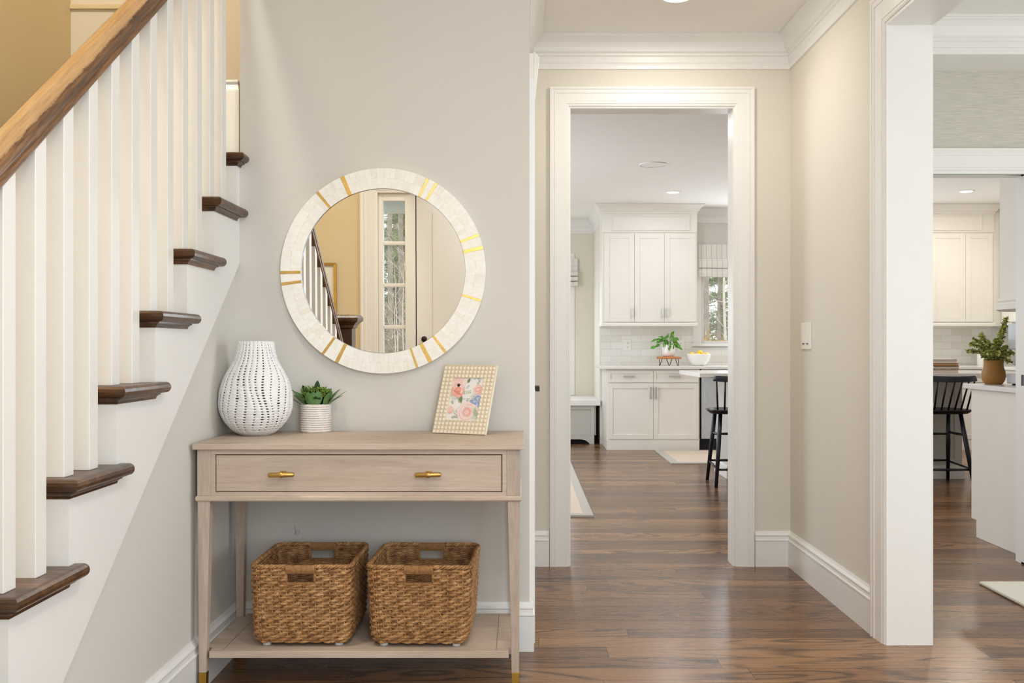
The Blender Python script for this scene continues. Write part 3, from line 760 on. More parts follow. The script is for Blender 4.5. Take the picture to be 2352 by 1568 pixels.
# ---------------------------------------------------------------- woven baskets
def basket(name, loc, rz, seed, label, lean=0.0):
    rnd = random.Random(seed)
    t = empty(name, loc, rz, label=label, cat='basket', group='woven baskets on the lower shelf')
    W0, D0, W1, D1, Hh = .150, .172, .158, .182, .262   # half sizes bottom/top
    rc = .030
    z0 = .012
    def frac(z): return max(0, min(1, (z - z0) / (Hh - z0)))
    def outline(u, z, grow=0.0):
        # u in metres along the perimeter of the mid outline -> point and normal
        f = frac(z); ff = f ** 0.8
        w = W0 + (W1 - W0) * ff; d = D0 + (D1 - D0) * ff
        if z < z0 + .03:
            q = 1 - (z - z0) / .03; q = max(0, q); w -= .012 * q * q; d -= .012 * q * q
        w += .006 * lean * f
        a = w - rc; e = d - rc
        segs = [2 * a, PI / 2 * rc, 2 * e, PI / 2 * rc, 2 * a, PI / 2 * rc, 2 * e, PI / 2 * rc]
        P = sum(segs); u = (u % 1.0) * P
        cs_ = [((-a, -d), (1, 0)), ((a, -e), -90), ((w, -e), (0, 1)), ((a, e), 0), ((a, d), (-1, 0)), ((-a, e), 90), ((-w, e), (0, -1)), ((-a, -e), 180)]
        for i, s in enumerate(segs):
            if u <= s or i == 7:
                if i % 2 == 0:
                    (px, py), (dx, dy) = cs_[i]
                    return px + dx * u, py + dy * u, dy, -dx
                (cx, cy), a0 = cs_[i]
                ang = R(a0) + u / rc
                return cx + rc * math.cos(ang), cy + rc * math.sin(ang), math.cos(ang), math.sin(ang)
            u -= s
    NS = 56; rows = 25
    pit = (Hh - .014 - z0) / rows
    hz0, hz1, hw = .203, .234, .0435          # handle opening
    def in_slot(x, y, z): return abs(x) < hw and abs(y) > D0 - .01 and hz0 < z < hz1 + .02
    body = MB()
    NP = NS * 4
    for r in range(rows):
        zc = z0 + pit * (r + .5)
        for strand in (0, 1):
            pts = []; rad = []
            ph = (r % 2) * PI / 2 + strand * PI
            runs = [[]]
            for i in range(NP + 1):
                u = i / NP
                a = 2 * PI * u * NS / 4 + ph
                x, y, nx, ny = outline(u, zc)
                rr = .0038 * math.cos(a) + rnd.uniform(-.0006, .0006)
                dz = .0030 * math.sin(a) + rnd.uniform(-.0008, .0008)
                z = zc + dz + .0008 * math.sin(9 * u * 6.28 + r)
                R_ = .0038 + .0018 * math.cos(a) + rnd.uniform(-.0006, .0006)
                if in_slot(x, y, zc): 
                    if runs[-1]: runs.append([])
                    continue
                runs[-1].append(((x + nx * (rr - .001), y + ny * (rr - .001), z), R_))
            for q in runs:
                if len(q) > 2: body.tube([p for p, _ in q], [w for _, w in q], 6, cap=True)
    # thin fibre splits
    for i in range(130):
        u = rnd.random(); zc = rnd.uniform(z0 + .02, Hh - .06)
        x, y, nx, ny = outline(u, zc); x2, y2, _, _ = outline(u + rnd.uniform(.008, .022), zc)
        if in_slot(x, y, zc) or in_slot(x2, y2, zc): continue
        o_ = rnd.uniform(.0075, .0095)
        body.tube([(x + nx * .004, y + ny * .004, zc), ((x + x2) / 2 + nx * o_, (y + y2) / 2 + ny * o_, zc + rnd.uniform(-.003, .003)), (x2 + nx * .004, y2 + ny * .004, zc + rnd.uniform(-.006, .006))], .0008, 4)
    # bottom
    body.box(-W0 + .02, W0 - .02, -D0 + .02, D0 - .02, z0 - .002, z0 + .004)
    body.build('woven_body', M['basket'], t, off=(0, 0, 0))
    sk = MB()
    for i in range(NS):
        u = (i + .5) / NS
        pts = []
        for j in range(9):
            z = z0 + .004 + (Hh - .012 - z0 - .004) * j / 8
            x, y, nx, ny = outline(u, z)
            pts.append((x + nx * .0015, y + ny * .0015, z))
        x, y, _, _ = outline(u, .22)
        if abs(x) < hw and abs(y) > D0 - .01: pts = [p for p in pts if p[2] < hz0]
        sk.tube(pts, .0021, 6)
    sk.build('stakes', M['stake'], t, off=(0, 0, 0))['kind'] = 'stuff'
    # rim: braided, three strands, with the wrapped grips in the middle of both ends
    rm = MB()
    zc = Hh - .006
    for strand in range(3):
        pts = []
        runs = [[]]
        for i in range(321):
            u = i / 320
            a = 2 * PI * u * 34 + strand * 2 * PI / 3
            x, y, nx, ny = outline(u, zc)
            if abs(x) < hw and abs(y) > D0:
                if runs[-1]: runs.append([])
                continue
            runs[-1].append((x + nx * (.0045 * math.cos(a)), y + ny * (.0045 * math.cos(a)), zc + .0042 * math.sin(a)))
        for q in runs:
            if len(q) > 2: rm.tube(q, .0040, 6)
    rm.build('braided_rim', M['basket'], t, off=(0, 0, 0))
    for s in (-1, 1):
        g = MB(); yy = s * (D1 + .001)
        n = 150
        pts = []
        for i in range(n * 6):
            f = i / (n * 6 - 1); a = 2 * PI * f * 30
            x = -hw - .002 + (2 * hw + .004) * f
            pts.append((x, yy + .0085 * math.cos(a) * -s, Hh - .014 + .0135 * math.sin(a)))
        g.tube(pts[::3], .0017, 5)
        g.box(-hw - .002, hw + .002, yy - .0065, yy + .0065, Hh - .0255, Hh - .0025)
        # lower and side binding of the opening
        pts = []
        for i in range(240):
            f = i / 239; a = 2 * PI * f * 26
            x = -hw - .002 + (2 * hw + .004) * f
            pts.append((x, s * (D0 + .0085) + .006 * math.cos(a), hz0 - .001 + .0055 * math.sin(a)))
        g.tube(pts[::2], .0015, 5)
        for e in (-1, 1):
            g.tube([(e * (hw + .002), s * (D0 + .0085), hz0), (e * (hw + .002), s * (D1), hz1 + .003)], .005, 8)
        g.build('wrapped_handle', M['rope'], t, off=(0, 0, 0))
    for sx_ in (-1, 1):
        for sy_ in (-1, 1):
            MB().lathe([(.0125, 0), (.0135, .003), (.0125, .013)], 20, (sx_ * (W0 - .035), sy_ * (D0 - .028), 0)).build('rubber_foot', M['foot'], t, off=(0, 0, 0))
    return t
basket('storage_basket', (-0.697, 3.345, .1472), R(0.0), 3, 'left brown woven basket with handle holes on the lower table shelf')
basket('storage_basket', (-0.318, 3.338, .1472), R(-1.6), 8, 'right brown woven basket with handle holes on the lower table shelf', 1.0)

# ---------------------------------------------------------------- lattice vase
def lattice_vase():
    rnd = random.Random(11)
    c = (-0.909, 3.43, TZ + .0006)
    t = empty('lattice_vase', c, label='tall white crocheted-look lattice vase at the left end of the console table', cat='vase')
    px = 670.0
    # (y image, half width px)
    prof = [(787, 38), (800, 39.5), (815, 42), (830, 46), (843, 53), (857, 61), (872, 69), (888, 74.5), (905, 78.5), (925, 79.8), (940, 78.5), (955, 73.5), (968, 66), (980, 55.5), (990, 44), (997, 30)]
    H_ = .318
    zs = [(998 - y) / 211 * H_ for y, _ in prof][::-1]; rs = [w / px for _, w in prof][::-1]
    def rad(z):
        if z <= zs[0]: return rs[0]
        for i in range(len(zs) - 1):
            if z <= zs[i + 1]:
                f = (z - zs[i]) / (zs[i + 1] - zs[i]); f2 = f
                return rs[i] + (rs[i + 1] - rs[i]) * f2
        return rs[-1]
    NCOL = 28; NROW = 36
    # per cell a 4x3 patch, whose inner quad is a hole
    cols = NCOL * 4; rws = NROW * 3
    def wob(ci, z):
        return .16 * math.sin(ci * .9 + z * 16) + .17 * math.sin(ci * .5 + z * 31 + 1)
    big = {}
    for ci in range(NCOL):
        for ri in range(NROW):
            q = rnd.random(); zr = ri / NROW
            s = 1.0
            if q < .07 and .1 < zr < .6: s = 1.75
            elif q > .92: s = .45
            elif q > .75: s = .75
            big[(ci, ri)] = s * (.62 + .42 * math.sin(ci * 2.1) ** 2)
    vs = []; fs = []
    for j in range(rws + 1):
        for i in range(cols):
            ci, sub_i = divmod(i, 4); ri, sub_j = divmod(min(j, rws - 1), 3)
            if j == rws: ri, sub_j = NROW - 1, 3
            base_j = ri * 3 + sub_j
            # nominal
            fi = {0: 0.0, 1: .33, 2: .67, 3: .9999}[sub_i] if False else sub_i / 4 + .0
            u = ci + {0: 0.0, 1: .30, 2: .70, 3: 1.0 - 1e-3}[sub_i] * 1.0
            if sub_i == 3: u = ci + .86
            if sub_i == 0: u = ci + .14
            s = big[(ci, ri)]
            w = ri + {0: 0.0, 1: .22, 2: .78, 3: 1.0}[sub_j]
            if sub_i in (1, 2) and sub_j in (1, 2):
                u = ci + .5 + (u - ci - .5) * (1.0 * s)
                w = ri + .5 + (w - ri - .5) * (0.95 * s)
            z = w / NROW * H_
            r = rad(z)
            # raised cord columns between the hole columns, with stitch knots
            col_b = 1 if sub_i in (0, 3) else 0
            r += .0022 * col_b * (1 + .8 * math.sin(w * 2 * PI + ci)) + rnd.uniform(-.0009, .0009)
            if sub_j == 0 and sub_i in (1, 2): r += .0008
            th = 2 * PI * (u + wob(ci, z) * 1.6) / NCOL
            vs.append((c[0] + r * math.cos(th), c[1] + r * math.sin(th), c[2] + z + .0015))
    for j in range(rws):
        for i in range(cols):
            ci, si = divmod(i, 4); ri, sj = divmod(j, 3)
            if si == 1 and sj == 1 and 1 < ri < NROW: continue
            i2 = (i + 1) % cols
            fs.append((j * cols + i, j * cols + i2, (j + 1) * cols + i2, (j + 1) * cols + i))
    b = MB().add(vs, fs, True)
    o = b.build('lattice_wall', M['vase'], t)
    s = o.modifiers.new('solid', 'SOLIDIFY'); s.thickness = .0035; s.offset = -1
    s = o.modifiers.new('sub', 'SUBSURF'); s.levels = 1; s.render_levels = 1
    MB().lathe([(max(.001, r_ - .009), z_ + .002) for z_, r_ in zip(zs, rs)], 48, c, cap=False).build('hole_shade_liner', M['vasein'], t)  # added liner that makes the lattice holes look dark
    rim = MB(); r = rs[-1]
    rim.tube([(c[0] + (r - .001) * math.cos(2 * PI * k / 60), c[1] + (r - .001) * math.sin(2 * PI * k / 60), c[2] + H_ - .001 + .0004 * math.sin(k * 2.3)) for k in range(60)], .0035, 8, closed=True)
    rim.build('rim', M['vase'], t)
    MB().lathe([(.001, .0005), (rs[0] + .004, .0005), (rs[0] + .006, .004), (.001, .006)], 40, c, cap=False).build('base', M['vase'], t)
lattice_vase()

# ---------------------------------------------------------------- potted greenery
def table_plant():
    rnd = random.Random(5)
    c = Vector((-0.727, 3.545, TZ))
    t = empty('potted_plant', c, label='small green leafy plant in a ribbed white cylinder pot on the console table', cat='plant')
    prof = [(.001, .0), (.0500, .0), (.0525, .002)]
    n = 12; hgt = .1
    for i in range(n):
        z0 = .003 + (hgt - .005) * i / n; z1 = .003 + (hgt - .005) * (i + 1) / n; d = z1 - z0
        prof += [(.0520, z0), (.0538, z0 + d * .14), (.0541, z0 + d * .5), (.0538, z0 + d * .86)]
    prof += [(.0520, hgt - .002), (.0515, hgt), (.048, hgt), (.0475, hgt - .02), (.001, hgt - .02)]
    tm = NT('ribbed_plaster_pot')
    sp = tm.node('ShaderNodeSeparateXYZ'); tc = tm.node('ShaderNodeTexCoord'); tm.link(tc.outputs['Object'], sp.inputs[0])
    fr = tm.math('FRACT', tm.math('DIVIDE', tm.math('SUBTRACT', sp.outputs[2], .003), (hgt - .005) / n))
    g = tm.math('LESS_THAN', tm.math('MINIMUM', fr, tm.math('SUBTRACT', 1.0, fr)), .075)
    nz = tm.ramp(tm.noise(tm.coord(scale=(1, 1, .4)), 45, 3), [(.40, (0, 0, 0, 1)), (.52, (1, 1, 1, 1))])
    sp2 = tm.ramp(tm.noise(tm.coord(), 260, 2), [(.66, (0, 0, 0, 1)), (.70, (1, 1, 1, 1))])
    cc = tm.mix(tm.math('MULTIPLY', g, nz), srgb(232, 226, 220), srgb(138, 118, 106))
    tm.base(tm.mix(tm.math('MULTIPLY', sp2, .5), cc, srgb(120, 105, 95))); tm.setp(.75); tm.bump(tm.noise(tm.coord(), 200, 3), .3, .002)
    MB().lathe(prof, 56, c, cap=False).build('pot', tm.m, t)
    MB().lathe([(.047, .082), (.001, .084)], 32, c, cap=False).build('soil', M['stem'], t)
    lf = MB(); top = c + Vector((0, 0, .090))
    for k in range(15):
        a = 2 * PI * (k + .25) / 15 + rnd.uniform(-.06, .06)
        d = Vector((math.cos(a), math.sin(a), 0)); side = abs(d.x)
        el = (rnd.uniform(.7, 1.1) if side > .75 else rnd.uniform(2.2, 3.4)) if k % 2 == 0 else (rnd.uniform(1.0, 1.6) if side > .6 else rnd.uniform(3.5, 6.0))
        lf.leaf(top + d * .040, d + Vector((0, 0, el)), -d + Vector((0, 0, .4)), rnd.uniform(.048, .056) + .036 * side ** 2, .034 - .008 * side, .22, -.08 if side < .6 else .12, 9, .010, 1.45 if side < .8 else 1.1)
    lf.build('leaves', M['leaf'], t)['kind'] = 'stuff'
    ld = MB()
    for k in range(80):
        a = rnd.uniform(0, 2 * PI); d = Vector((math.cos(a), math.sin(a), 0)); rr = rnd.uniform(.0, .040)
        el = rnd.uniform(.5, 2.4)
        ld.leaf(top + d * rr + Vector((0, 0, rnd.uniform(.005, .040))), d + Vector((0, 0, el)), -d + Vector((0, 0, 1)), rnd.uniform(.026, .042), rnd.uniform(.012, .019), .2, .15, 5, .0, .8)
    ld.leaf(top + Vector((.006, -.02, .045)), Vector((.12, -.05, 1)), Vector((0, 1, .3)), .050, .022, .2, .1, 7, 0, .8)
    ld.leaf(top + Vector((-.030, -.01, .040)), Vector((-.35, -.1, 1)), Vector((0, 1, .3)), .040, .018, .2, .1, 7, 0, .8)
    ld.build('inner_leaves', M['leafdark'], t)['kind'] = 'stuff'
    bd = MB()
    for cx, cy, cz, rr in ((-.028, -.020, .060, .025), (.018, -.026, .062, .021), (.040, -.004, .056, .020), (-.004, .012, .066, .018), (.022, .02, .062, .018), (-.036, .016, .056, .018), (.0, -.034, .045, .015)):
        for i in range(120):
            v = Vector((rnd.gauss(0, 1), rnd.gauss(0, 1), rnd.gauss(0, 1) + .4)).normalized() * rr * rnd.uniform(.75, 1.08)
            p = top + Vector((cx, cy, cz - .012)) + v
            bd.ball(p, rnd.uniform(.0012, .0026), seg=5, rings=4)
            if i % 4 == 0: bd.tube([top + Vector((cx, cy, cz - .035)), p], .0006, 3)
    bd.build('bud_clusters', M['bud'], t)['kind'] = 'stuff'
table_plant()

# ---------------------------------------------------------------- photo frame
def photo_frame():
    Wd, Ht, Th = .206, .2535, .013
    lean = math.atan2(.0947, .235)
    loc = (-0.217, 3.4465, TZ + .0035)
    t = empty('photo_frame', loc, -math.atan2(.085, .188), label='cream cane-patterned photo frame with a floral print, leaning back on the console table', cat='photo frame')
    ox, oy = .0425, .0485          # border widths (side, top/bottom)
    # local: x across, y away from viewer, z up, tilted back about the lower edge
    Rm = Matrix.Rotation(-lean, 4, 'X')
    def T(b):
        b.v = [tuple(Rm @ Vector(v)) for v in b.v]; return b
    hw = Wd / 2
    b = MB()
    y0, y1 = 0.0, Th
    def ringbox(b, x0, x1, z0, z1, X0, X1, Z0, Z1, ya, yb):
        b.box(X0, x0, ya, yb, Z0, Z1); b.box(x1, X1, ya, yb, Z0, Z1); b.box(x0, x1, ya, yb, Z0, z0); b.box(x0, x1, ya, yb, z1, Z1)
    ringbox(b, -hw + ox, hw - ox, oy, Ht - oy, -hw, hw, 0, Ht, .0012, Th)
    T(b).build('frame', plain('cream_frame_edge', srgb(238, 228, 206), .45, var=.02), t, off=(0, 0, 0), bevel=.0008)
    cane = MB()
    # woven strands: pairs of horizontals, verticals and diagonals, clipped to the border
    def inside(x, z):
        return -hw + .001 < x < hw - .001 and .001 < z < Ht - .001 and not (-hw + ox - .0005 < x < hw - ox + .0005 and oy - .0005 < z < Ht - oy + .0005)
    pit = .0147
    def strand(p0, p1, w, y):
        n = 160; run = []
        d = Vector((p1[0] - p0[0], p1[1] - p0[1])); L = d.length; d.normalize(); nn = Vector((-d.y, d.x)) * w / 2
        for i in range(n + 1):
            f = i / n; x = p0[0] + (p1[0] - p0[0]) * f; z = p0[1] + (p1[1] - p0[1]) * f
            ok = inside(x, z)
            if ok: run.append((x, z))
            if (not ok or i == n) and run:
                if len(run) > 1:
                    a, c = run[0], run[-1]
                    cane.add([(a[0] - nn.x, y, a[1] - nn.y), (c[0] - nn.x, y, c[1] - nn.y), (c[0] + nn.x, y, c[1] + nn.y), (a[0] + nn.x, y, a[1] + nn.y)], [(0, 1, 2, 3)])
                run = []
    k = 0
    z = .0075
    while z < Ht:
        for dz in (-.0012, .0012): strand((-hw, z + dz + pit / 2), (hw, z + dz + pit / 2), .0007, .0009)
        z += pit
    x = -hw + .0
    while x < hw:
        for dx in (-.0011, .0011): strand((x + dx, 0), (x + dx, Ht), .0007, .0008)
        x += pit
    for sgn in (1, -1):
        x = -hw - Ht
        while x < hw + Ht:
            strand((x, .0075), (x + sgn * Ht, .0075 + Ht), .0009, .0007)
            x += pit
    T(cane).build('cane_weave', plain('gold_cane_strands', srgb(206, 184, 146), .5, var=.06, scale=60), t, off=(0, 0, 0), fix=False)
    knots = MB()
    z = .0055; r = 0
    while z < Ht:
        x = -hw + pit / 2
        while x < hw:
            if inside(x, z) and inside(x + .004, z) and inside(x - .004, z) and inside(x, z + .004) and inside(x, z - .004):
                vs = [(x, .0003, z)] + [(x + .0049 * math.cos(2 * PI * q / 10), .0006, z + .0049 * math.sin(2 * PI * q / 10)) for q in range(10)]
                knots.add(vs, [(0, 1 + q, 1 + (q + 1) % 10) for q in range(10)])
            x += pit
        z += pit
    T(knots).build('shell_dots', plain('shell_inlay', srgb(252, 240, 224), .35, var=.04, scale=80), t, off=(0, 0, 0), fix=False)
    # print
    pr = MB()
    x0, x1, z0, z1 = -hw + ox, hw - ox, oy, Ht - oy
    yb = .009; L = [0]
    cols = ['paper', 'blush', 'rose', 'coral', 'deep', 'sage', 'green', 'olive', 'blue', 'slate', 'ink', 'text']
    cv = [srgb(240, 238, 236), srgb(244, 222, 218), srgb(240, 204, 200), srgb(238, 172, 158), srgb(226, 140, 130), srgb(206, 214, 200), srgb(176, 190, 154), srgb(122, 138, 98), srgb(190, 202, 226), srgb(146, 162, 200), srgb(38, 24, 34), srgb(184, 184, 190)]
    mats = [plain('print_' + n_, c_, .5, var=.03) for n_, c_ in zip(cols, cv)]
    pr.box(x0 - .003, x1 + .003, yb, yb + .002, z0 - .003, z1 + .003)
    Wp, Hp = x1 - x0, z1 - z0
    def poly(pts, ci):
        L[0] += 1; y = yb - .00002 * L[0]
        pts = [(min(max(p[0], 0), 1), min(max(p[1], 0), 1)) for p in pts]
        pr.cur = ci
        pr.add([(x0 + p[0] * Wp, y, z0 + p[1] * Hp) for p in pts], [tuple(range(len(pts)))])
    ar = Hp / Wp
    rnd = random.Random(2)
    def blob(cx, cy, r, ci, n=14, wob=.15, sq=1.0, ph=0.0):
        poly([(cx + r * (1 + wob * math.sin(5 * a + ph) * rnd.uniform(.4, 1)) * math.cos(a), cy + sq * r / ar * (1 + wob * math.sin(4 * a + ph)) * math.sin(a)) for a in [2 * PI * i / n for i in range(n)]], ci)
    def lf(cx, cy, ang, ln, w, ci):
        d = (math.cos(ang), math.sin(ang)); nn = (-d[1], d[0]); pts = []
        for f, s in ((0, 0), (.3, .8), (.6, .9), (1, 0), (.6, -.9), (.3, -.8)):
            pts.append((cx + d[0] * ln * f + nn[0] * w * s, cy + (d[1] * ln * f + nn[1] * w * s) / ar))
        poly(pts, ci)
    def sprig(cx, cy, ang, ln, ci, n=4, s=.06):
        for i in range(n):
            f = (i + 1) / n
            for sd in (-1, 1): lf(cx + math.cos(ang) * ln * f, cy + math.sin(ang) * ln * f / ar, ang + sd * .9, s, s * .22, ci)
    def rose(cx, cy, r, cs_):
        m = len(cs_)
        for i in range(7):
            rr = r * (1 - i / 8)
            blob(cx + rnd.uniform(-.1, .1) * rr, cy + rnd.uniform(-.1, .1) * rr / ar, rr, cs_[i % m], 16, .12, 1, i * 1.3)
    for a_ in ((.62, .98, .5), (.9, .93, 2.4), (.55, .86, 4.2), (.78, .84, 1.1), (.25, .42, .6), (.18, .5, 2.2), (.35, .34, 5.4), (.12, .05, .4), (.3, .03, 1.5), (.88, .6, 3.6), (.13, .36, 2.0)):
        sprig(a_[0], a_[1], a_[2], .12, 9 if a_[2] > 2 else 7, 3, .05)
    sprig(.35, .64, 0.2, .25, 6, 4, .07); sprig(.8, .66, 4.0, .16, 5, 4, .06); sprig(.15, .14, .6, .28, 6, 4, .07)
    for q in range(9): lf(.14, .62, 2 * PI * q / 9, .2, .05, 5)
    lf(.22, .64, 5.3, .34, .09, 6); lf(.30, .62, 5.0, .30, .06, 7); lf(.47, .89, 1.1, .16, .05, 7); lf(.55, .41, 1.2, .11, .035, 7)
    blob(.2, .86, .24, 1); blob(.16, .9, .16, 2); rose(.22, .72, .22, [3, 2, 3, 1, 3, 4]); lf(.05, .72, -.5, .34, .05, 4); lf(.1, .70, .2, .3, .03, 3); blob(.2, .83, .05, 10)
    rose(.86, .73, .15, [2, 3, 1, 3]); rose(.08, .24, .12, [1, 2, 3])
    rose(.9, .45, .19, [8, 9, 8, 9, 8]); blob(.72, .42, .09, 9); 
    for q in range(8): lf(.9, .45, q * .8, .15, .04, 9 if q % 2 else 8)
    rose(.62, .2, .34, [1, 1, 2, 1, 2, 3, 2]); lf(.86, .12, 1.5, .3, .09, 5); lf(.95, .08, 1.9, .3, .07, 6); lf(.78, .06, .2, .2, .06, 5)
    # faint lettering across the middle of the print
    for i, (w_, kind) in enumerate([(0, 1), (.06, 0), (.12, 1), (.18, 2), (.24, 0), (.30, 1), (.36, 2), (.42, 1)]):
        bx = .42 + w_ * .95; by = .49; h_ = .035
        poly([(bx, by), (bx + .012, by), (bx + .012, by + h_), (bx, by + h_)], 11)
        if kind: poly([(bx + .03, by), (bx + .042, by), (bx + .042, by + h_), (bx + .03, by + h_)], 11)
        if kind != 1: poly([(bx, by + h_ * .45), (bx + .04, by + h_ * .45), (bx + .04, by + h_ * .62), (bx, by + h_ * .62)], 11)
    T(pr).build('floral_print', mats, t, off=(0, 0, 0), fix=False)
    g = MB().box(x0 - .002, x1 + .002, .0062, .0070, z0 - .002, z1 + .002)
    bk = MB().box(-hw + .004, hw - .004, Th, Th + .003, .004, Ht - .004)
    T(bk).build('backing', M['stem'], t, off=(0, 0, 0))
    e = MB(); topp = Rm @ Vector((0, Th + .004, Ht * .62))
    e.hexa([(-.03, .118, .001), (.03, .118, .001), (.03, .121, .001), (-.03, .121, .001), (topp.x - .015, topp.y, topp.z), (topp.x + .015, topp.y, topp.z), (topp.x + .015, topp.y + .003, topp.z), (topp.x - .015, topp.y + .003, topp.z)])
    e.build('easel_leg', M['stem'], t, off=(0, 0, 0))
photo_frame()

# ---------------------------------------------------------------- round mirror
def round_mirror():
    rnd = random.Random(21)
    cx, cz = -0.4955, 1.370; Ro, Ri = .3685, .2955; Y0 = 3.592
    t = empty('round_mirror', (cx, 3.6, cz - Ro), label='round wall mirror framed in bone mosaic with gold inlay strips, above the console table', cat='mirror')
    tm = NT('bone_mosaic')
    vc = tm.node('ShaderNodeAttribute', attribute_name='tone')
    nz = tm.noise(tm.coord(), 60, 4, .7)
    tm.base(tm.mix(.5, tm.ramp(vc.outputs['Fac'], [(0, srgb(232, 222, 204)), (.3, srgb(244, 239, 228)), (1, srgb(252, 249, 243))]), tm.ramp(nz, [(.35, srgb(242, 235, 222)), (.6, srgb(252, 249, 244))])))
    tm.setp(.35); tm.bump(nz, .15, .002)
    # gold strips: (angle deg, counter-clockwise from +X as seen from the front, width)
    golds = [(113.5, .0145), (130.0, .0095), (64.0, .009), (58.5, .0085), (20.5, .0095), (13.2, .0130), (-17.0, .0085), (-52.5, .009), (-62.5, .0135), (-70.5, .008), (-117.0, .012), (-126.0, .009), (181.0, .0105), (187.5, .0100)]
    def P(r, a, y): return (cx + r * math.cos(a), y, cz + r * math.sin(a))
    tiles = MB(); tones = []
    Rm_ = (Ro + Ri) / 2
    def block(b, r0, r1, a0, a1, yf, yb_, n=1):
        vs = [P(r0, a0, yf), P(r1, a0, yf), P(r1, a1, yf), P(r0, a1, yf), P(r0, a0, yb_), P(r1, a0, yb_), P(r1, a1, yb_), P(r0, a1, yb_)]
        b.add(vs, [(0, 1, 2, 3), (4, 7, 6, 5), (0, 4, 5, 1), (1, 5, 6, 2), (2, 6, 7, 3), (3, 7, 4, 0)])
    gl = sorted([(R(a) % (2 * PI), w / 2 / Rm_) for a, w in golds])
    for i, (a, hw_) in enumerate(gl):
        a2, hw2 = gl[(i + 1) % len(gl)]
        s = a + hw_; e = a2 - hw2
        if e < s: e += 2 * PI
        for ringn, (r0, r1) in enumerate(((Ri, Rm_ + .0), (Rm_, Ro))):
            q = s
            while q < e - 1e-4:
                w = rnd.uniform(.012, .024) / ((r0 + r1) / 2)
                if e - q - w < .012: w = e - q
                dr = .0022 * math.sin(q * 9) + .0012 * math.sin(q * 41)
                ra = r0 + (dr if ringn else 0); rb = r1 + (0 if ringn else dr)
                nf0 = len(tiles.f)
                g_ = .00028
                block(tiles, ra + g_, rb - g_, q + g_ / rb * .6, q + w - g_ / rb * .6, Y0 + rnd.uniform(0, .0004), Y0 + .02)
                tones += [rnd.random() ** .6] * 6
                q += w
    to = tiles.build('bone_tiles', tm.m, t, fix=True)
    at = to.data.attributes.new('tone', 'FLOAT', 'FACE')
    for i, v in enumerate(tones[:len(to.data.polygons)]): at.data[i].value = v
    bk = MB()
    n = 96
    vs = []
    for k_ in range(n):
        a = 2 * PI * k_ / n
        for r, y in ((Ri + .0005, Y0 + .0012), (Ro - .0006, Y0 + .0012), (Ro - .0006, 3.6185), (Ri + .0005, 3.6185)): vs.append(P(r, a, y))
    fs = []
    for k_ in range(n):
        j = (k_ + 1) % n
        for a in range(4):
            b_ = (a + 1) % 4
            fs.append((k_ * 4 + a, j * 4 + a, j * 4 + b_, k_ * 4 + b_))
    bk.add(vs, fs, False)
    bk.build('frame_core', plain('mosaic_grout', srgb(232, 224, 210), .6, var=.02), t)
    for a, w in golds:
        g = MB(); ar_ = R(a); d = Vector((math.cos(ar_), math.sin(ar_))); nn = Vector((-d.y, d.x)) * w / 2
        pts = [(Ri + .0002, -1), (Ro - .0002, -1), (Ro - .0002, 1), (Ri + .0002, 1)]
        f4 = [(cx + d.x * r + nn.x * s, cz + d.y * r + nn.y * s) for r, s in pts]
        g.hexa([(p[0], Y0 - .0004, p[1]) for p in f4] + [(p[0], Y0 + .01, p[1]) for p in f4])
        g.build('gold_inlay', M['gold'], t, bevel=.0004)
    # glass, set back in the frame and hanging very slightly forward at the top
    gl_ = MB(); vs = [(cx, 3.602, cz)]; tilt = R(0.90)
    yc = Y0 + .010
    vs = [(cx, yc, cz)] + [(cx + (Ri + .002) * math.cos(2 * PI * k_ / 128), yc - math.tan(tilt) * (Ri + .002) * math.sin(2 * PI * k_ / 128), cz + (Ri + .002) * math.sin(2 * PI * k_ / 128)) for k_ in range(128)]
    gl_.add(vs, [(0, 1 + k_, 1 + (k_ + 1) % 128) for k_ in range(128)])
    gl_.build('mirror_glass', M['mirror'], t, fix=False)
    ed = MB(); ed.tube([(cx + (Ri - .0004) * math.cos(2 * PI * k_ / 120), yc - .0035 - math.tan(tilt) * Ri * math.sin(2 * PI * k_ / 120), cz + (Ri - .0004) * math.sin(2 * PI * k_ / 120)) for k_ in range(120)], .0008, 6, closed=True)
    ed.build('inner_bead', M['chrome'], t)
round_mirror()

# faint pencil scribble on the wall under the table
pm = MB()
def wp(x, y): return ((x - 1197) / 635.4, 3.6193, 1.1 - (y - 794.6) / 635.4)
pm.tube([wp(677, 1206), wp(678, 1216), wp(679, 1228), wp(683, 1227), wp(688, 1222), wp(687, 1217), wp(681, 1218), wp(679, 1226)], .0006, 5)
tag(pm.build('pencil_mark', plain('grey_pencil', srgb(120, 122, 128), .8, var=.02)), 'faint pencil scribble on the wall under the console table', 'pencil mark')
M['reveal'] = M['cab']
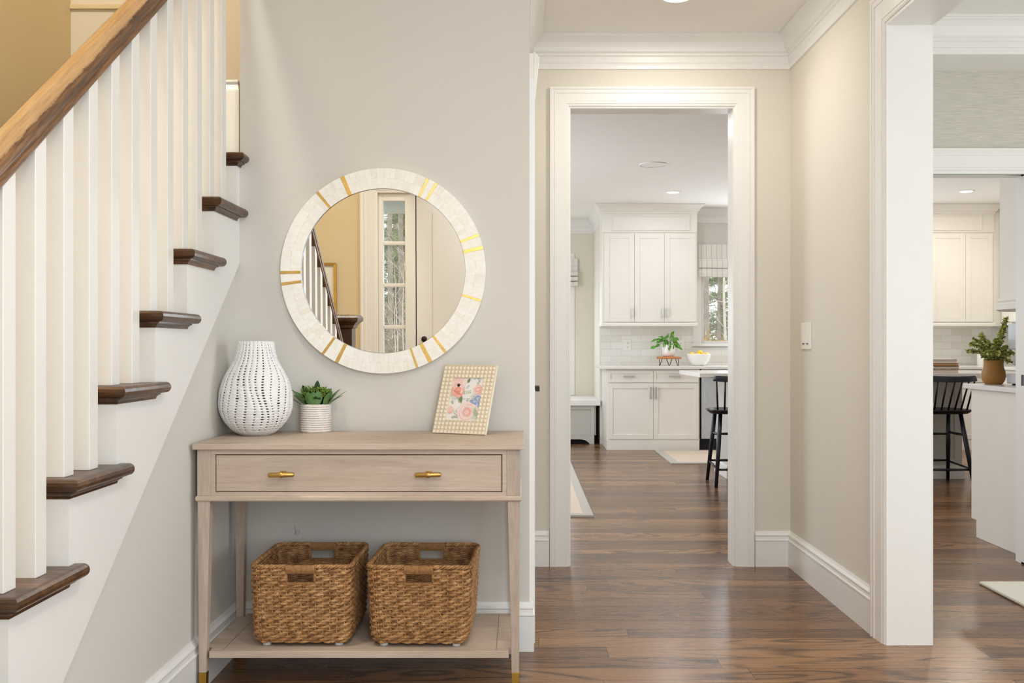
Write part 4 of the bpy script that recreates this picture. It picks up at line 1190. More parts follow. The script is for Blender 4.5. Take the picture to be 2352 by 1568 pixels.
# ---------------------------------------------------------------- kitchen
def shaker(parent, name, x0, x1, z0, z1, yf, mat, rail=.05, th=.02, axis='Y', off=None, gap=.0015):
    # door lying in plane yf (front), facing -Y
    b = MB(); a0, a1, c0, c1 = x0 + gap, x1 - gap, z0 + gap, z1 - gap
    def bx(u0, u1, w0, w1, f, k):
        if axis == 'Y': b.box(u0, u1, yf + f, yf + k, w0, w1)
        elif axis == '-X': b.box(yf + f, yf + k, u0, u1, w0, w1)
    bx(a0, a1, c0, c1, .007, th)
    bx(a0, a0 + rail, c0, c1, 0, .007); bx(a1 - rail, a1, c0, c1, 0, .007)
    bx(a0 + rail, a1 - rail, c0, c0 + rail, 0, .007); bx(a0 + rail, a1 - rail, c1 - rail, c1, 0, .007)
    return b.build(name, mat, parent, bevel=.0012)
def pull_v(parent, x, z, yf, ln=.13, root=None):
    b = MB(); b.box(x - .006, x + .006, yf - .030, yf - .020, z - ln / 2, z + ln / 2)
    for s in (-1, 1): b.box(x - .005, x + .005, yf - .021, yf + .002, z + s * (ln / 2 - .014) - .005, z + s * (ln / 2 - .014) + .005)
    return b.build('pull', M['chrome'], parent, off=root.location, bevel=.0015)
def pull_h(parent, x, z, yf, ln=.12, root=None):
    b = MB(); b.box(x - ln / 2, x + ln / 2, yf - .030, yf - .020, z - .006, z + .006)
    for s in (-1, 1): b.box(x + s * (ln / 2 - .012) - .005, x + s * (ln / 2 - .012) + .005, yf - .021, yf + .002, z - .005, z + .005)
    return b.build('pull', M['chrome'], parent, off=root.location, bevel=.0015)
CT = .887
FY = 10.60
def base_cab(x0, x1, label, ndoor=2, plinth=True, end=False):
    t = empty('base_cabinet', ((x0 + x1) / 2, FY + .3, 0), label=label, cat='cabinet')
    b = MB().box(x0, x1, FY + .02, 11.238, .10, CT - .032)
    b.box(x0, x1, FY + .012, FY + .02, .10, .118)
    b.box(x0 + .004, x1 - .004, FY + .004, 11.2, 0, .10)
    b.build('carcass', M['cab'], t, bevel=.001)
    n = ndoor; w = (x1 - x0 - .024) / n
    for i in range(n):
        a = x0 + .012 + i * w
        d = shaker(t, 'drawer', a, a + w, .715, .842, FY, M['cab'], .032, off=t.location)
        pull_h(d, a + w / 2 - (.02 if i == 0 else .02), .782, FY, root=t)
        e = shaker(t, 'door', a, a + w, .112, .708, FY, M['cab'], .052, off=t.location)
        px = a + w - .028 if i % 2 == 0 else a + .028
        pull_v(e, px, .605, FY, root=t)
    MB().box(x0 + .006, x1 - .006, FY + .019, FY + .0205, .104, .85).build('reveal', M['reveal'], t)
    return t
base_cab(.905, 1.892, 'white two-door base cabinet left of the dishwasher')
t = empty('dishwasher', (2.2, FY + .3, 0), label='pale steel dishwasher behind the first black stool', cat='dishwasher')
MB().box(1.912, 2.50, FY + .004, FY + .03, .118, .856).build('door', M['steel'], t, bevel=.003)
MB().box(1.896, 2.52, FY + .03, 11.2, .0, .85).build('body', M['dark'], t)
MB().box(1.98, 2.43, FY - .035, FY - .015, .775, .795).box(2.0, 2.015, FY - .02, FY + .006, .778, .792).box(2.40, 2.415, FY - .02, FY + .006, .778, .792).build('handle', M['chrome'], t, bevel=.002)
base_cab(2.53, 3.6, 'white sink base cabinet under the kitchen window')
base_cab(3.62, 4.95, 'white base cabinet at the right end of the far wall', 3)
w = MB().box(.836, 5.58, FY - .035, 11.238, CT - .03, CT)
w.build('worktop', M['quartz'], bevel=.003)
wt = bpy.data.objects['worktop']; tag(wt, 'white quartz worktop along the far kitchen wall', 'worktop')
struct(MB().box(.89, 1.925, 11.226, 11.24, CT, 1.34).box(1.925, 3.4, 11.226, 11.24, CT, 1.085).box(3.4, 5.59, 11.226, 11.24, CT, 1.34).build('trim_11', M['tile']), 'white subway tile backsplash on the far kitchen wall', 'backsplash')
struct(MB().box(5.586, 5.6, 7.6, 11.22, CT, 1.36).build('trim_12', M['tile']), 'white subway tile backsplash on the right kitchen wall', 'backsplash')

def wall_cab(x0, x1, splits, label, top_panel, end_l=True, knobs=()):
    UY = 10.91
    t = empty('wall_cabinet', ((x0 + x1) / 2, UY + .16, 1.316), label=label, cat='cabinet')
    b = MB().box(x0, x1, UY + .02, 11.238, 1.345, 2.60)
    b.box(x0 - .0, x1 + .0, UY + .008, UY + .021, 2.34, 2.60)
    b.build('carcass', M['cab'], t, bevel=.001)
    b = MB()
    b.sweep([(x1, 11.238), (x1, UY), (x0, UY), (x0, 11.238)][::-1], [(0, 0), (0, .018), (-.004, .018), (-.008, .004), (-.008, -.016), (-.004, -.022), (.01, -.022), (.012, 0)], PZ(1.338))
    b.build('light_rail', M['cab'], t)
    b = MB()
    b.sweep([(x1, 11.238), (x1, UY), (x0, UY), (x0, 11.238)][::-1], [(.02, -.10), (0, -.10), (-.006, -.092), (-.006, -.08), (-.02, -.07), (-.035, -.045), (-.06, -.02), (-.075, -.014), (-.075, 0), (.02, 0)], PZ(H - .001))
    b.build('crown', M['cab'], t)
    for i in range(len(splits) - 1):
        a, c = splits[i], splits[i + 1]
        d = shaker(t, 'door', a, c, 1.362, 2.330, UY, M['cab'], .055)
        for k_, s in knobs:
            if k_ == i: pull_v(d, (a + .028) if s < 0 else (c - .028), 1.46, UY, .10, root=t)
    for a, c in top_panel:
        p = MB().box(a, c, UY + .002, UY + .009, 2.362, 2.522)
        p.sweep([(a, 2.362), (c, 2.362), (c, 2.522), (a, 2.522)], [(0, 0), (0, .006), (.010, .006), (.014, 0)], lambda u, v, h: (u, UY + .002 - h, v), True)
        p.build('upper_panel', M['cab'], t)
    MB().box(splits[0] + .004, splits[-1] - .004, UY + .019, UY + .0215, 1.36, 2.335).build('reveal', M['reveal'], t)
    return t
wall_cab(.880, 1.918, [.905, 1.236, 1.562, 1.902], 'white three-door wall cabinet left of the kitchen window', [(.985, 1.835)], knobs=((0, 1), (1, 1), (2, -1)))
wall_cab(3.95, 5.16, [3.97, 4.462, 4.842, 5.14], 'white wall cabinet seen through the pocket doorway', [(4.0, 5.02)])
# right-hand run
struct(MB().box(5.16, 5.25, 10.93, 11.238, 1.32, H).build('trim_13', M['cab']), 'white corner filler between the wall cabinets', 'trim')
t = empty('wall_cabinet', (5.4, 9.6, 1.316), label='white wall cabinet run on the right kitchen wall', cat='cabinet')
MB().box(5.25, 5.598, 7.9, 10.90, 1.345, H - .001).build('carcass', M['cab'], t, bevel=.001)
for i in range(6):
    y = 7.92 + i * .495
    b = MB().box(5.232, 5.25, y, y + .49, 1.362, 2.330)
    b.box(5.225, 5.232, y, y + .05, 1.362, 2.33).box(5.225, 5.232, y + .44, y + .49, 1.362, 2.33).box(5.225, 5.232, y + .05, y + .44, 1.362, 1.412).box(5.225, 5.232, y + .05, y + .44, 2.28, 2.33)
    b.build('door', M['cab'], t)
MB().box(5.22, 5.598, 7.89, 10.90, 1.316, 1.345).build('light_rail', M['cab'], t)
t = empty('base_cabinet', (5.3, 9.0, 0), label='white base cabinet run on the right kitchen wall', cat='cabinet')
MB().box(5.0, 5.598, 7.6, 10.55, 0, CT - .032).build('carcass', M['cab'], t)
for i in range(6):
    y = 7.62 + i * .485
    b = MB().box(4.982, 5.0, y, y + .48, .112, .708)
    b.build('door', M['cab'], t, bevel=.001)
    MB().box(4.982, 5.0, y, y + .48, .715, .842).build('drawer', M['cab'], t, bevel=.001)
MB().box(4.96, 5.598, 7.59, 10.563, CT - .03, CT).build('countertop', M['quartz'], t, bevel=.003)
cn = MB().lathe([(.062, 0), (.066, .01), (.066, .12), (.06, .13), (.05, .135), (.02, .137), (.012, .155), (.001, .157)], 28, (5.10, 11.05, CT + .0005), cap=False)
tag(cn.build('canister', M['ceramic']), 'white ceramic canister in the far corner behind the leafy vase', 'canister')

# outlets
def outlet(x, z, label):
    o = empty('power_outlet', (x, 11.226, z), label=label, cat='power outlet')
    MB().box(x - .041, x + .041, 11.220, 11.226, z - .062, z + .062).build('plate', M['plate'], o, bevel=.002)
    for s in (-1, 1):
        MB().box(x - .017, x + .017, 11.2185, 11.2205, z + s * .024 - .014, z + s * .024 + .014).build('socket', M['plate'], o, bevel=.001)
        MB().box(x - .008, x - .005, 11.2178, 11.219, z + s * .024 - .003, z + s * .024 + .007).box(x + .005, x + .008, 11.2178, 11.219, z + s * .024 - .003, z + s * .024 + .006).box(x - .002, x + .002, 11.2178, 11.219, z + s * .024 - .010, z + s * .024 - .006).build('slots', M['slot'], o)
outlet(1.196, 1.111, 'white power outlet on the tile at the left, above the drawers')
outlet(1.790, 1.104, 'white power outlet on the tile between potted plant and window')

# kitchen window and shade
wn_ = empty('window_2', (2.6, 11.24, 1.1), kind='structure', label='kitchen window over the sink with a view of bare woods', cat='window')
b = MB()
b.sweep([(3.32, 1.13), (3.32, 2.13), (2.02, 2.13), (2.02, 1.13)], [(0, 0), (0, .02), (-.095, .02), (-.095, 0)], lambda a, c, h: (a, 11.24 - h, c))
b.box(1.905, 3.43, 11.19, 11.25, 1.098, 1.13)
b.build('casing', M['trim'], wn_, bevel=.002)
b = MB().box(2.02, 2.05, 11.26, 11.33, 1.13, 2.2).box(3.28, 3.32, 11.26, 11.33, 1.13, 2.2).box(2.05, 3.28, 11.26, 11.33, 1.13, 1.158).box(2.05, 3.28, 11.26, 11.33, 2.16, 2.2).box(2.66, 2.69, 11.27, 11.32, 1.158, 2.16)
b.build('sash', M['trim'], wn_, bevel=.002)
MB().box(2.05, 3.28, 11.292, 11.297, 1.158, 2.16).build('glass', M['glass'], wn_)
def roman(name, x0, x1, y, ztop, zbot, folds, label, depth=.05):
    b = MB(); n = 40; prof = []
    zf = zbot + (ztop - zbot) * .55
    pts = [(y - .012, ztop), (y - .014, zf + .02)]
    k = folds
    for i in range(k):
        z1 = zf - (zf - zbot) * i / k; z0 = zf - (zf - zbot) * (i + 1) / k
        pts += [(y - .02, z1), (y - .02 - depth * .8, z1 - (z1 - z0) * .25), (y - .02 - depth, z1 - (z1 - z0) * .6), (y - .02 - depth * .8, z0 + .004), (y - .03, z0)]
    m = 14; vs = []; fs = []
    for q in range(m + 1):
        x = x0 + (x1 - x0) * q / m
        for i, (yy, z) in enumerate(pts):
            sag = -.012 * math.sin(PI * q / m * 1.0) * (i / len(pts))
            vs.append((x, yy, z + sag))
    L = len(pts)
    for q in range(m):
        for i in range(L - 1): fs.append((q * L + i, q * L + i + 1, (q + 1) * L + i + 1, (q + 1) * L + i))
    b.add(vs, fs, False)
    o = b.build(name, M['linen'], solid=.004)
    return tag(o, label, 'window blind')
roman('roman_shade', 1.985, 3.36, 11.215, 2.237, 1.875, 2, 'checked linen roman shade over the right kitchen window', .03)
roman('roman_shade', -.95, .695, 12.275, 2.17, 1.835, 3, 'checked linen roman shade at the window seat, left edge of the doorway', .06)
wn_ = empty('window_3', (-.1, 12.3, .9), kind='structure', label='window of the nook above the window seat', cat='window')
b = MB()
b.sweep([(.57, .50), (.57, 2.15), (-.87, 2.15), (-.87, .50)], [(0, 0), (0, .02), (-.085, .02), (-.085, 0)], lambda a, c, h: (a, 12.3 - h, c))
b.build('casing', M['trim'], wn_, bevel=.002)
MB().box(-.9, .6, 12.33, 12.37, .9, .94).box(-.9, .6, 12.33, 12.37, 2.1, 2.15).box(-.9, -.86, 12.33, 12.37, .9, 2.15).box(.56, .6, 12.33, 12.37, .9, 2.15).build('sash', M['trim'], wn_)
MB().box(-.86, .56, 12.345, 12.35, .94, 2.1).build('glass', M['glass'], wn_)
# window seat
ws = empty('window_seat', (-.3, 11.7, 0), label='built-in window seat bench with panelled front and scalloped base', cat='bench')
MB().box(-1.95, .884, 11.175, 12.298, .436, .494).build('seat_top', M['trim'], ws, bevel=.003)
b = MB().box(-1.95, .84, 11.24, 12.298, .10, .436)
for x0 in (-1.28, -.58, .12):
    x1 = x0 + .70
    b.box(x0, x0 + .035, 11.222, 11.24, .10, .436).box(x1 - .035, x1, 11.222, 11.24, .10, .436).box(x0 + .035, x1 - .035, 11.222, 11.24, .39, .436).box(x0 + .035, x1 - .035, 11.222, 11.24, .10, .115)
    ar = [(x0, 0), (x0 + .05, 0), (x0 + .065, .02), (x0 + .10, .045), (x0 + .15, .055), (x1 - .15, .055), (x1 - .10, .045), (x1 - .065, .02), (x1 - .05, 0), (x1, 0), (x1, .10), (x0, .10)]
    b.prism(ar, 11.222, 11.24, 'Y')
b.build('bench_front', M['cabgrey'], ws, bevel=.0015)
MB().box(-1.95, .84, 11.30, 11.32, 0, .10).build('toe_shade_board', M['dark'], ws)  # board painted near-black as the shade under the bench
# tall end panel against the cabinet
# worktop dressing
def pothos():
    rnd = random.Random(9)
    c = Vector((1.602, 10.90, CT + .102))
    t = empty('trailing_plant', c, label='bright green trailing plant in a white pot on the wooden riser', cat='plant')
    MB().lathe([(.001, 0), (.055, 0), (.066, .012), (.070, .05), (.071, .125), (.066, .125), (.064, .10), (.001, .10)], 36, c, cap=False).build('pot', M['ceramic'], t)
    MB().lathe([(.064, .105), (.001, .108)], 24, c, cap=False).build('soil', M['stem'], t)
    st_ = MB(); lf = MB()
    top = c + Vector((0, 0, .11))
    ends = [(-.145, 0, .10), (-.165, -.02, -.01), (-.06, -.03, .13), (-.02, .02, .15), (.03, 0, .14), (.06, -.02, .10), (.09, -.02, .05), (.11, -.03, -.01), (.0, -.06, .05), (-.05, -.05, .04), (.04, .05, .16), (-.09, .03, .08), (.05, -.06, .0), (.0, -.075, -.01), (.085, 0, .12), (-.03, .0, .09)]
    for e in ends:
        e = Vector(e) * .86; e.z *= .85; mid = e * .5 + Vector((0, 0, .04))
        st_.tube([top + e * .12, top + mid, top + e], .0025, 5)
        for q in range(2):
            f = 1 - q * .35
            p = top + e * f + Vector((0, 0, .02 * q))
            d = Vector((e.x * 2 + rnd.uniform(-.05, .05), -.05 + e.y, -.05 + rnd.uniform(-.08, .12)))
            lf.leaf(p, d, Vector((rnd.uniform(-.6, .6), -1, .4)), rnd.uniform(.045, .070), rnd.uniform(.026, .040), .25, .4, 6, 0, .7)
    st_.build('stems', M['leafbright'], t); lf.build('leaves', M['leafbright'], t)['kind'] = 'stuff'
pothos()
rs_ = empty('riser_stand', (1.609, 10.88, CT), label='round wooden riser on black hairpin legs under the trailing plant', cat='stand')
MB().lathe([(.001, .074), (.128, .074), (.133, .080), (.133, .095), (.128, .100), (.001, .100)], 40, (1.609, 10.90, CT), cap=False).build('board', M['board'], rs_)
for a in (200, 320, 80):
    dx, dy = math.cos(R(a)), math.sin(R(a))
    cx_, cy_ = 1.609 + dx * .10, 10.90 + dy * .10
    tx_, ty_ = -dy, dx
    MB().tube([(cx_ + tx_ * .03, cy_ + ty_ * .03, CT + .075), (cx_ + dx * .012 + tx_ * .006, cy_ + dy * .012 + ty_ * .006, CT + .006), (cx_ + dx * .012, cy_ + dy * .012, CT + .0038), (cx_ + dx * .012 - tx_ * .006, cy_ + dy * .012 - ty_ * .006, CT + .006), (cx_ - tx_ * .03, cy_ - ty_ * .03, CT + .075)], .0036, 6).build('hairpin_leg', M['black'], rs_)
bw = MB().lathe([(.001, .0), (.062, .0), (.066, .003), (.095, .035), (.118, .075), (.127, .112), (.128, .128), (.1255, .129), (.122, .112), (.112, .075), (.09, .038), (.06, .010), (.001, .008)], 48, (1.925, 10.86, CT + .0005), cap=False)
tag(bw.build('fruit_bowl', M['ceramic']), 'white ceramic bowl filled with lemons on the kitchen worktop', 'bowl')
rnd = random.Random(4)
lem = [(-.078, -.02, .118, 'far left lemon in the white bowl'), (-.015, -.035, .112, 'low lemon left of the top one in the white bowl'), (.012, -.01, .138, 'topmost lemon heaped in the middle of the white bowl'), (.080, -.02, .116, 'greenish lemon at the right of the white bowl'), (.045, .04, .112, 'lemon at the back of the white bowl')]
for dx, dy, dz, lb in lem:
    b = MB(); rot = Matrix.Rotation(rnd.uniform(0, 3), 3, 'Z')
    n = 12; prof = [(-.040, .002), (-.037, .006), (-.031, .015), (-.022, .024), (-.010, .0295), (.0, .031), (.010, .0295), (.022, .024), (.031, .015), (.037, .006), (.040, .002)]
    p0 = Vector((1.925 + dx, 10.86 + dy, CT + dz)); d = rot @ Vector((1, 0, .15))
    b.tube([p0 + d * q for q, _ in prof], [r_ for _, r_ in prof], 14)
    tag(b.build('lemon', M['lemon']), lb, 'lemon', 'lemons in the white bowl')

# rugs
def rug(name, x0, x1, y0, y1, bw_, label, mats, th=.012):
    t = empty(name, ((x0 + x1) / 2, (y0 + y1) / 2, 0), label=label, cat='rug')
    MB().box(x0 + bw_, x1 - bw_, y0 + bw_, y1 - bw_, 0, th).build('field', mats[0], t)
    MB().sweep([(x0, y0), (x1, y0), (x1, y1), (x0, y1)], [(0, 0), (0, th * .8), (.004, th + .001), (bw_, th + .001), (bw_, 0)], lambda a, c, h: (a, c, h), True).build('border', mats[1], t)
rug('kitchen_rug', -1.2, .468, 6.45, 9.95, .065, 'beige rug with a grey border on the floor at the left edge of the doorway', (M['rug'], M['rugedge']))
rug('kitchen_runner', 1.40, 3.1, 9.33, 10.50, .075, 'beige runner with a grey border in front of the dishwasher', (M['rug'], M['rugedge']))
o = MB().box(2.115, 4.9, .9, 4.63, 0, .014).build('dining_rug', M['rugcream'], bevel=.006); tag(o, 'corner of a cream wool rug on the dining room floor', 'rug')

# island
isl = empty('kitchen_island', (2.68, 8.8, 0), label='kitchen island with a white top and grey panelled base behind the stools', cat='kitchen island')
MB().box(1.40, 4.02, 7.855, 8.86, CT - .034, CT).build('countertop', M['quartz'], isl, bevel=.003)
b = MB().box(1.715, 3.655, 8.31, 8.80, .10, CT - .034)
for x0, x1 in ((1.715, 2.36), (2.36, 3.01), (3.01, 3.655)):
    b.box(x0, x0 + .06, 8.298, 8.31, .10, .853).box(x1 - .06, x1, 8.298, 8.31, .10, .853).box(x0 + .06, x1 - .06, 8.298, 8.31, .10, .17).box(x0 + .06, x1 - .06, 8.298, 8.31, .79, .853)
b.build('body', M['cabgrey'], isl, bevel=.0015)
b = MB().box(1.70, 3.67, 8.283, 8.815, 0, .10).box(1.706, 3.664, 8.289, 8.81, .10, .112)
b.build('plinth', M['trim'], isl, bevel=.003)

# stools
def stool(cx, cy, label, first=None):
    loc = (cx, cy, 0)
    if first is not None:
        c = copy_tree(first); c.location = loc; c['label'] = label; return c
    t = empty('bar_stool', loc, label=label, cat='stool', group='black spindle-back counter stools')
    Z = Vector((0, 0, 0))
    # seat: scooped shield shape
    b = MB(); vs = []; fs = []
    n = 36
    def outl(a, k=1.0):
        x = .222 * math.copysign(abs(math.cos(a)) ** .62, math.cos(a)); y = .195 * math.copysign(abs(math.sin(a)) ** .62, math.sin(a))
        x *= (1 - .10 * (y / .195))
        return x * k, y * k
    rings = [(0.001, .588), (.45, .589), (.8, .594), (.96, .600), (1.0, .597), (.99, .589), (.86, .566), (.6, .562), (.001, .562)]
    for k_, z in rings:
        for i in range(n):
            x, y = outl(2 * PI * i / n, k_); vs.append((x, y, z))
    for j in range(len(rings) - 1):
        for i in range(n): fs.append((j * n + i, j * n + (i + 1) % n, (j + 1) * n + (i + 1) % n, (j + 1) * n + i))
    b.add(vs, fs, True); b.build('seat', M['navy'], t, off=(0, 0, 0))
    # top rail curving towards the sitter
    def railp(f):
        x = .205 * f
        return x, -.300 + .085 * f * f 
    b = MB(); vs = []; fs = []; m = 50
    for i in range(m + 1):
        f = -1 + 2 * i / m; x, y = railp(f)
        hgt = .045 * (1 if abs(f) < .88 else max(.3, 1 - ((abs(f) - .88) / .12) ** 2 * .7))
        zc = .821 + .006 * f * f; zt = zc + hgt
        for yy, zz in ((y - .012, zc), (y + .010, zc), (y + .012, (zc + zt) / 2), (y + .006, zt), (y - .008, zt), (y - .013, (zc + zt) / 2)): vs.append((x, yy, zz))
    for i in range(m):
        for k_ in range(6): fs.append((i * 6 + k_, i * 6 + (k_ + 1) % 6, (i + 1) * 6 + (k_ + 1) % 6, (i + 1) * 6 + k_))
    fs += [tuple(range(6)), tuple(m * 6 + k_ for k_ in range(6))[::-1]]
    b.add(vs, fs, False); b.build('top_rail', M['navy'], t, off=(0, 0, 0))
    for i in range(7):
        f = (i - 3) / 3 * .88
        x, y = railp(f)
        x2 = x * .86; y2 = -.172 + .025 * f * f
        MB().tube([(x2, y2, .59), ((x + x2) / 2, (y + y2) / 2, .71), (x, y, .825)], [.0075, .0078, .0062], 8).build('spindle', M['navy'], t, off=(0, 0, 0))
    feet = {}
    for nx, sx_, sy_ in (('a', -1, -1), ('b', 1, -1), ('c', -1, 1), ('d', 1, 1)):
        top = Vector((sx_ * .125, sy_ * .11, .575)); bot = Vector((sx_ * (.182 if sy_ < 0 else .168), sy_ * .225, 0.0))
        MB().tube([top, top.lerp(bot, .45), bot], [.016, .0185, .0135], 12).build('leg', M['navy'], t, off=(0, 0, 0))
        feet[(sx_, sy_)] = (top, bot)
    def at(k_, z):
        a, c = feet[k_]; return a.lerp(c, (a.z - z) / (a.z - c.z))
    for p, q, z in (((-1, -1), (1, -1), .135), ((-1, 1), (1, 1), .165), ((-1, -1), (-1, 1), .40), ((1, -1), (1, 1), .40), ((-1, 1), (1, 1), .385)):
        a, c = at(p, z), at(q, z)
        MB().tube([a, (a + c) / 2, c], [.008, .0105, .008], 8).build('stretcher', M['navy'], t, off=(0, 0, 0))
    for p, q, z in (((-1, -1), (-1, 1), .15), ((1, -1), (1, 1), .15)):
        a, c = at(p, z - .01), at(q, z + .01)
        MB().tube([a, c], .008, 8).build('stretcher', M['navy'], t, off=(0, 0, 0))
    return t
s1 = stool(1.70, 8.02, 'black spindle-back stool seen through the middle doorway, left end of the island')
stool(3.345, 8.02, 'black spindle-back stool seen through the right opening, below the stacked books', s1)

# books on the island
bk_ = [(3.212, 3.443, .0, .0300, srgb(226, 206, 196), srgb(200, 176, 164), 'pink-grey book, lowest of the stack on the island'),
       (3.243, 3.447, .0305, .0265, srgb(222, 206, 186), srgb(60, 48, 38), 'cream book, second from the bottom of the island stack'),
       (3.229, 3.443, .0575, .0215, srgb(206, 172, 122), srgb(150, 84, 60), 'tan book, second from the top of the island stack'),
       (3.228, 3.431, .0795, .0310, srgb(214, 200, 194), srgb(246, 238, 224), 'grey-white book on top of the island stack')]
for x0, x1, z, th, pg, cvr, lb in bk_:
    t = empty('book', ((x0 + x1) / 2, 7.96, CT + z), label=lb, cat='book', group='books stacked on the island')
    z0 = CT + z + .0003; z1 = z0 + th - .0006
    MB().box(x0 + .002, x1 - .002, 7.882, 8.025, z0 + .003, z1 - .003).build('pages', plain('book_pages', pg, .85, var=.05, scale=90), t)
    c = MB().box(x0, x1, 7.878, 8.03, z0, z0 + .0028).box(x0, x1, 7.878, 8.03, z1 - .0028, z1).box(x0, x1, 8.027, 8.03, z0 + .0028, z1 - .0028)
    c.build('cover', plain('book_cover', cvr, .6, var=.05), t)
rb = MB().ball((3.222, 7.868, CT + .047), .012, .008, .013, 10, 8).ball((3.200, 7.868, CT + .052), .013, .006, .011, 10, 8).ball((3.236, 7.868, CT + .044), .011, .006, .011, 10, 8).tube([(3.222, 7.868, CT + .04), (3.222, 7.870, CT + .08)], .003, 6)
tag(rb.build('ribbon_bow', M['plate']), 'small white bow at the left side of the book stack', 'ribbon')

# near peninsula cabinet, right of the pocket doorway
nc = empty('base_cabinet', (3.3, 5.5, 0), label='pale base cabinet with a worktop just beyond the pocket doorway', cat='cabinet')
MB().prism([(5.135, 0), (5.765, 0), (5.765, .10), (5.828, .10), (5.828, .85), (5.135, .85)], 2.62, 4.6, 'X').build('carcass', M['cab'], nc, bevel=.0015)
for i in range(4):
    x = 2.66 + i * .48
    d = MB().box(x, x + .475, 5.828, 5.846, .112, .84).build('door', M['cab'], nc, bevel=.0015)
MB().box(2.59, 4.6, 5.135, 5.868, .853, .881).build('countertop', M['quartz'], nc, bevel=.003)
uc = empty('wall_cabinet', (3.3, 5.3, 1.288), label='pale wall cabinet end at the right, above the steel coffee machine', cat='cabinet')
MB().box(2.62, 4.6, 5.135, 5.483, 1.335, H - .002).build('carcass', M['cab'], uc, bevel=.0015)
b = MB().sweep([(2.62, 5.135), (2.62, 5.483), (4.6, 5.483)], [(0, 0), (.006, .0), (.010, .012), (.006, .022), (.006, .032), (.016, .036), (.018, .06), (0, .07)], lambda a, c, h: (a, c, 1.358 - h))
b.box(2.62, 4.6, 5.135, 5.483, 1.29, 1.336)
b.build('light_rail', M['cab'], uc)

def euca():
    rnd = random.Random(31)
    c = Vector((2.717, 5.76, .8815))
    t = empty('foliage_vase', c, label='ochre vase with dusty green branches on the pale worktop at the right', cat='vase')
    MB().lathe([(.001, 0), (.044, 0), (.048, .003), (.060, .02), (.0655, .045), (.063, .07), (.055, .095), (.053, .115), (.0545, .138), (.051, .138), (.049, .115), (.05, .095), (.001, .06)], 44, c, cap=False).build('vase', M['ochre'], t)
    top = c + Vector((0, 0, .12)); st_ = MB(); a1 = MB(); a2 = MB()
    ends = [(-.155, .0, .07), (-.145, -.02, .115), (-.10, .03, .14), (-.09, -.03, .17), (-.04, 0, .13), (-.02, -.05, .11), (.02, .02, .14), (.05, -.02, .15), (.075, 0, .22), (.083, .02, .26), (.08, -.04, .10), (.10, -.03, .06), (.10, 0, .10), (.04, .05, .11), (-.05, .05, .10), (.0, -.07, .06), (-.07, -.05, .06), (.06, -.06, .04), (.09, -.04, .0), (-.03, -.03, .05)]
    for e in ends:
        e = Vector(e); mid = e * .5 + Vector((0, 0, .03))
        pts = [top + Vector((0, 0, -.02)) + e * .1, top + mid, top + e]
        st_.tube(pts, .0018, 5)
        n = int(e.length * 230)
        for i in range(n):
            f = .15 + .85 * i / n
            p = (pts[0].lerp(pts[1], f * 2) if f < .5 else pts[1].lerp(pts[2], f * 2 - 1))
            for q in range(3):
                d = Vector((rnd.gauss(0, 1), rnd.gauss(0, 1), rnd.gauss(0, 1) + .5)).normalized()
                (a1 if rnd.random() < .62 else a2).leaf(p, d, Vector((rnd.gauss(0, 1), rnd.gauss(0, 1), 1)), rnd.uniform(.013, .024), rnd.uniform(.011, .017), .2, .3, 3, 0, .7)
    st_.build('stems', M['stem'], t); a1.build('pale_leaves', M['euca'], t)['kind'] = 'stuff'; a2.build('shaded_leaves', M['euca2'], t)['kind'] = 'stuff'  # darker leaves are painted shade, mixed in at random
euca()
cm = empty('coffee_machine', (2.86, 5.40, .881), label='stainless steel coffee machine with a dark front beside the leafy vase', cat='coffee machine')
zb = .881
MB().box(2.742, 3.0, 5.30, 5.50, zb + .008, zb + .345).box(2.742, 3.0, 5.50, 5.66, zb + .008, zb + .06).box(2.742, 3.0, 5.50, 5.64, zb + .20, zb + .345).build('housing', M['steel'], cm, bevel=.006)
MB().box(2.775, 3.005, 5.50, 5.625, zb + .195, zb + .20).box(2.80, 2.98, 5.64, 5.655, zb + .21, zb + .33).build('front_panel', M['black'], cm, bevel=.002)
MB().box(2.752, 2.99, 5.498, 5.57, zb + .06, zb + .20).build('brew_bay', M['black'], cm)
MB().lathe([(.001, 0), (.05, 0), (.055, .02), (.05, .09), (.04, .11), (.035, .12)], 28, (2.88, 5.565, zb + .062), cap=False).build('carafe', M['black'], cm)
MB().box(2.762, 3.018, 5.302, 5.638, zb + .345, zb + .350).build('lid', M['black'], cm, bevel=.001)
for x in (2.78, 3.0):
    for y in (5.32, 5.64): MB().box(x - .01, x + .01, y - .01, y + .01, zb, zb + .009).build('foot', M['black'], cm)

# ---------------------------------------------------------------- woods outside
gm = NT('leaf_litter_ground')
gm.base(gm.ramp(gm.noise(gm.coord(), 1.6, 6, .7), [(.35, srgb(112, 98, 76)), (.5, srgb(150, 134, 106)), (.65, srgb(176, 162, 128))])); gm.setp(.95)
def ground(name, x0, x1, y0, y1, z0, z1, label):
    b = MB(); n = 14; vs = []; fs = []
    for i in range(n + 1):
        for j in range(n + 1):
            f = j / n; vs.append((x0 + (x1 - x0) * i / n, y0 + (y1 - y0) * f, z0 + (z1 - z0) * f + .15 * math.sin(i * 1.9 + j)))
    for i in range(n):
        for j in range(n): fs.append((i * (n + 1) + j, (i + 1) * (n + 1) + j, (i + 1) * (n + 1) + j + 1, i * (n + 1) + j + 1))
    b.add(vs, fs, True)
    return tag(b.build(name, gm.m), label, 'ground', kind='structure')
ground('ground', -10, 14, 12.6, 44, -.7, 1.0, 'leaf-littered ground outside the kitchen windows')
ground('ground', -16, 6, -1.6, -40, -.7, 1.6, 'leaf-littered ground outside the front door')
bark = plain('grey_brown_bark', srgb(162, 154, 142), .9, var=.25, scale=9, bump=.5, bscale=30)
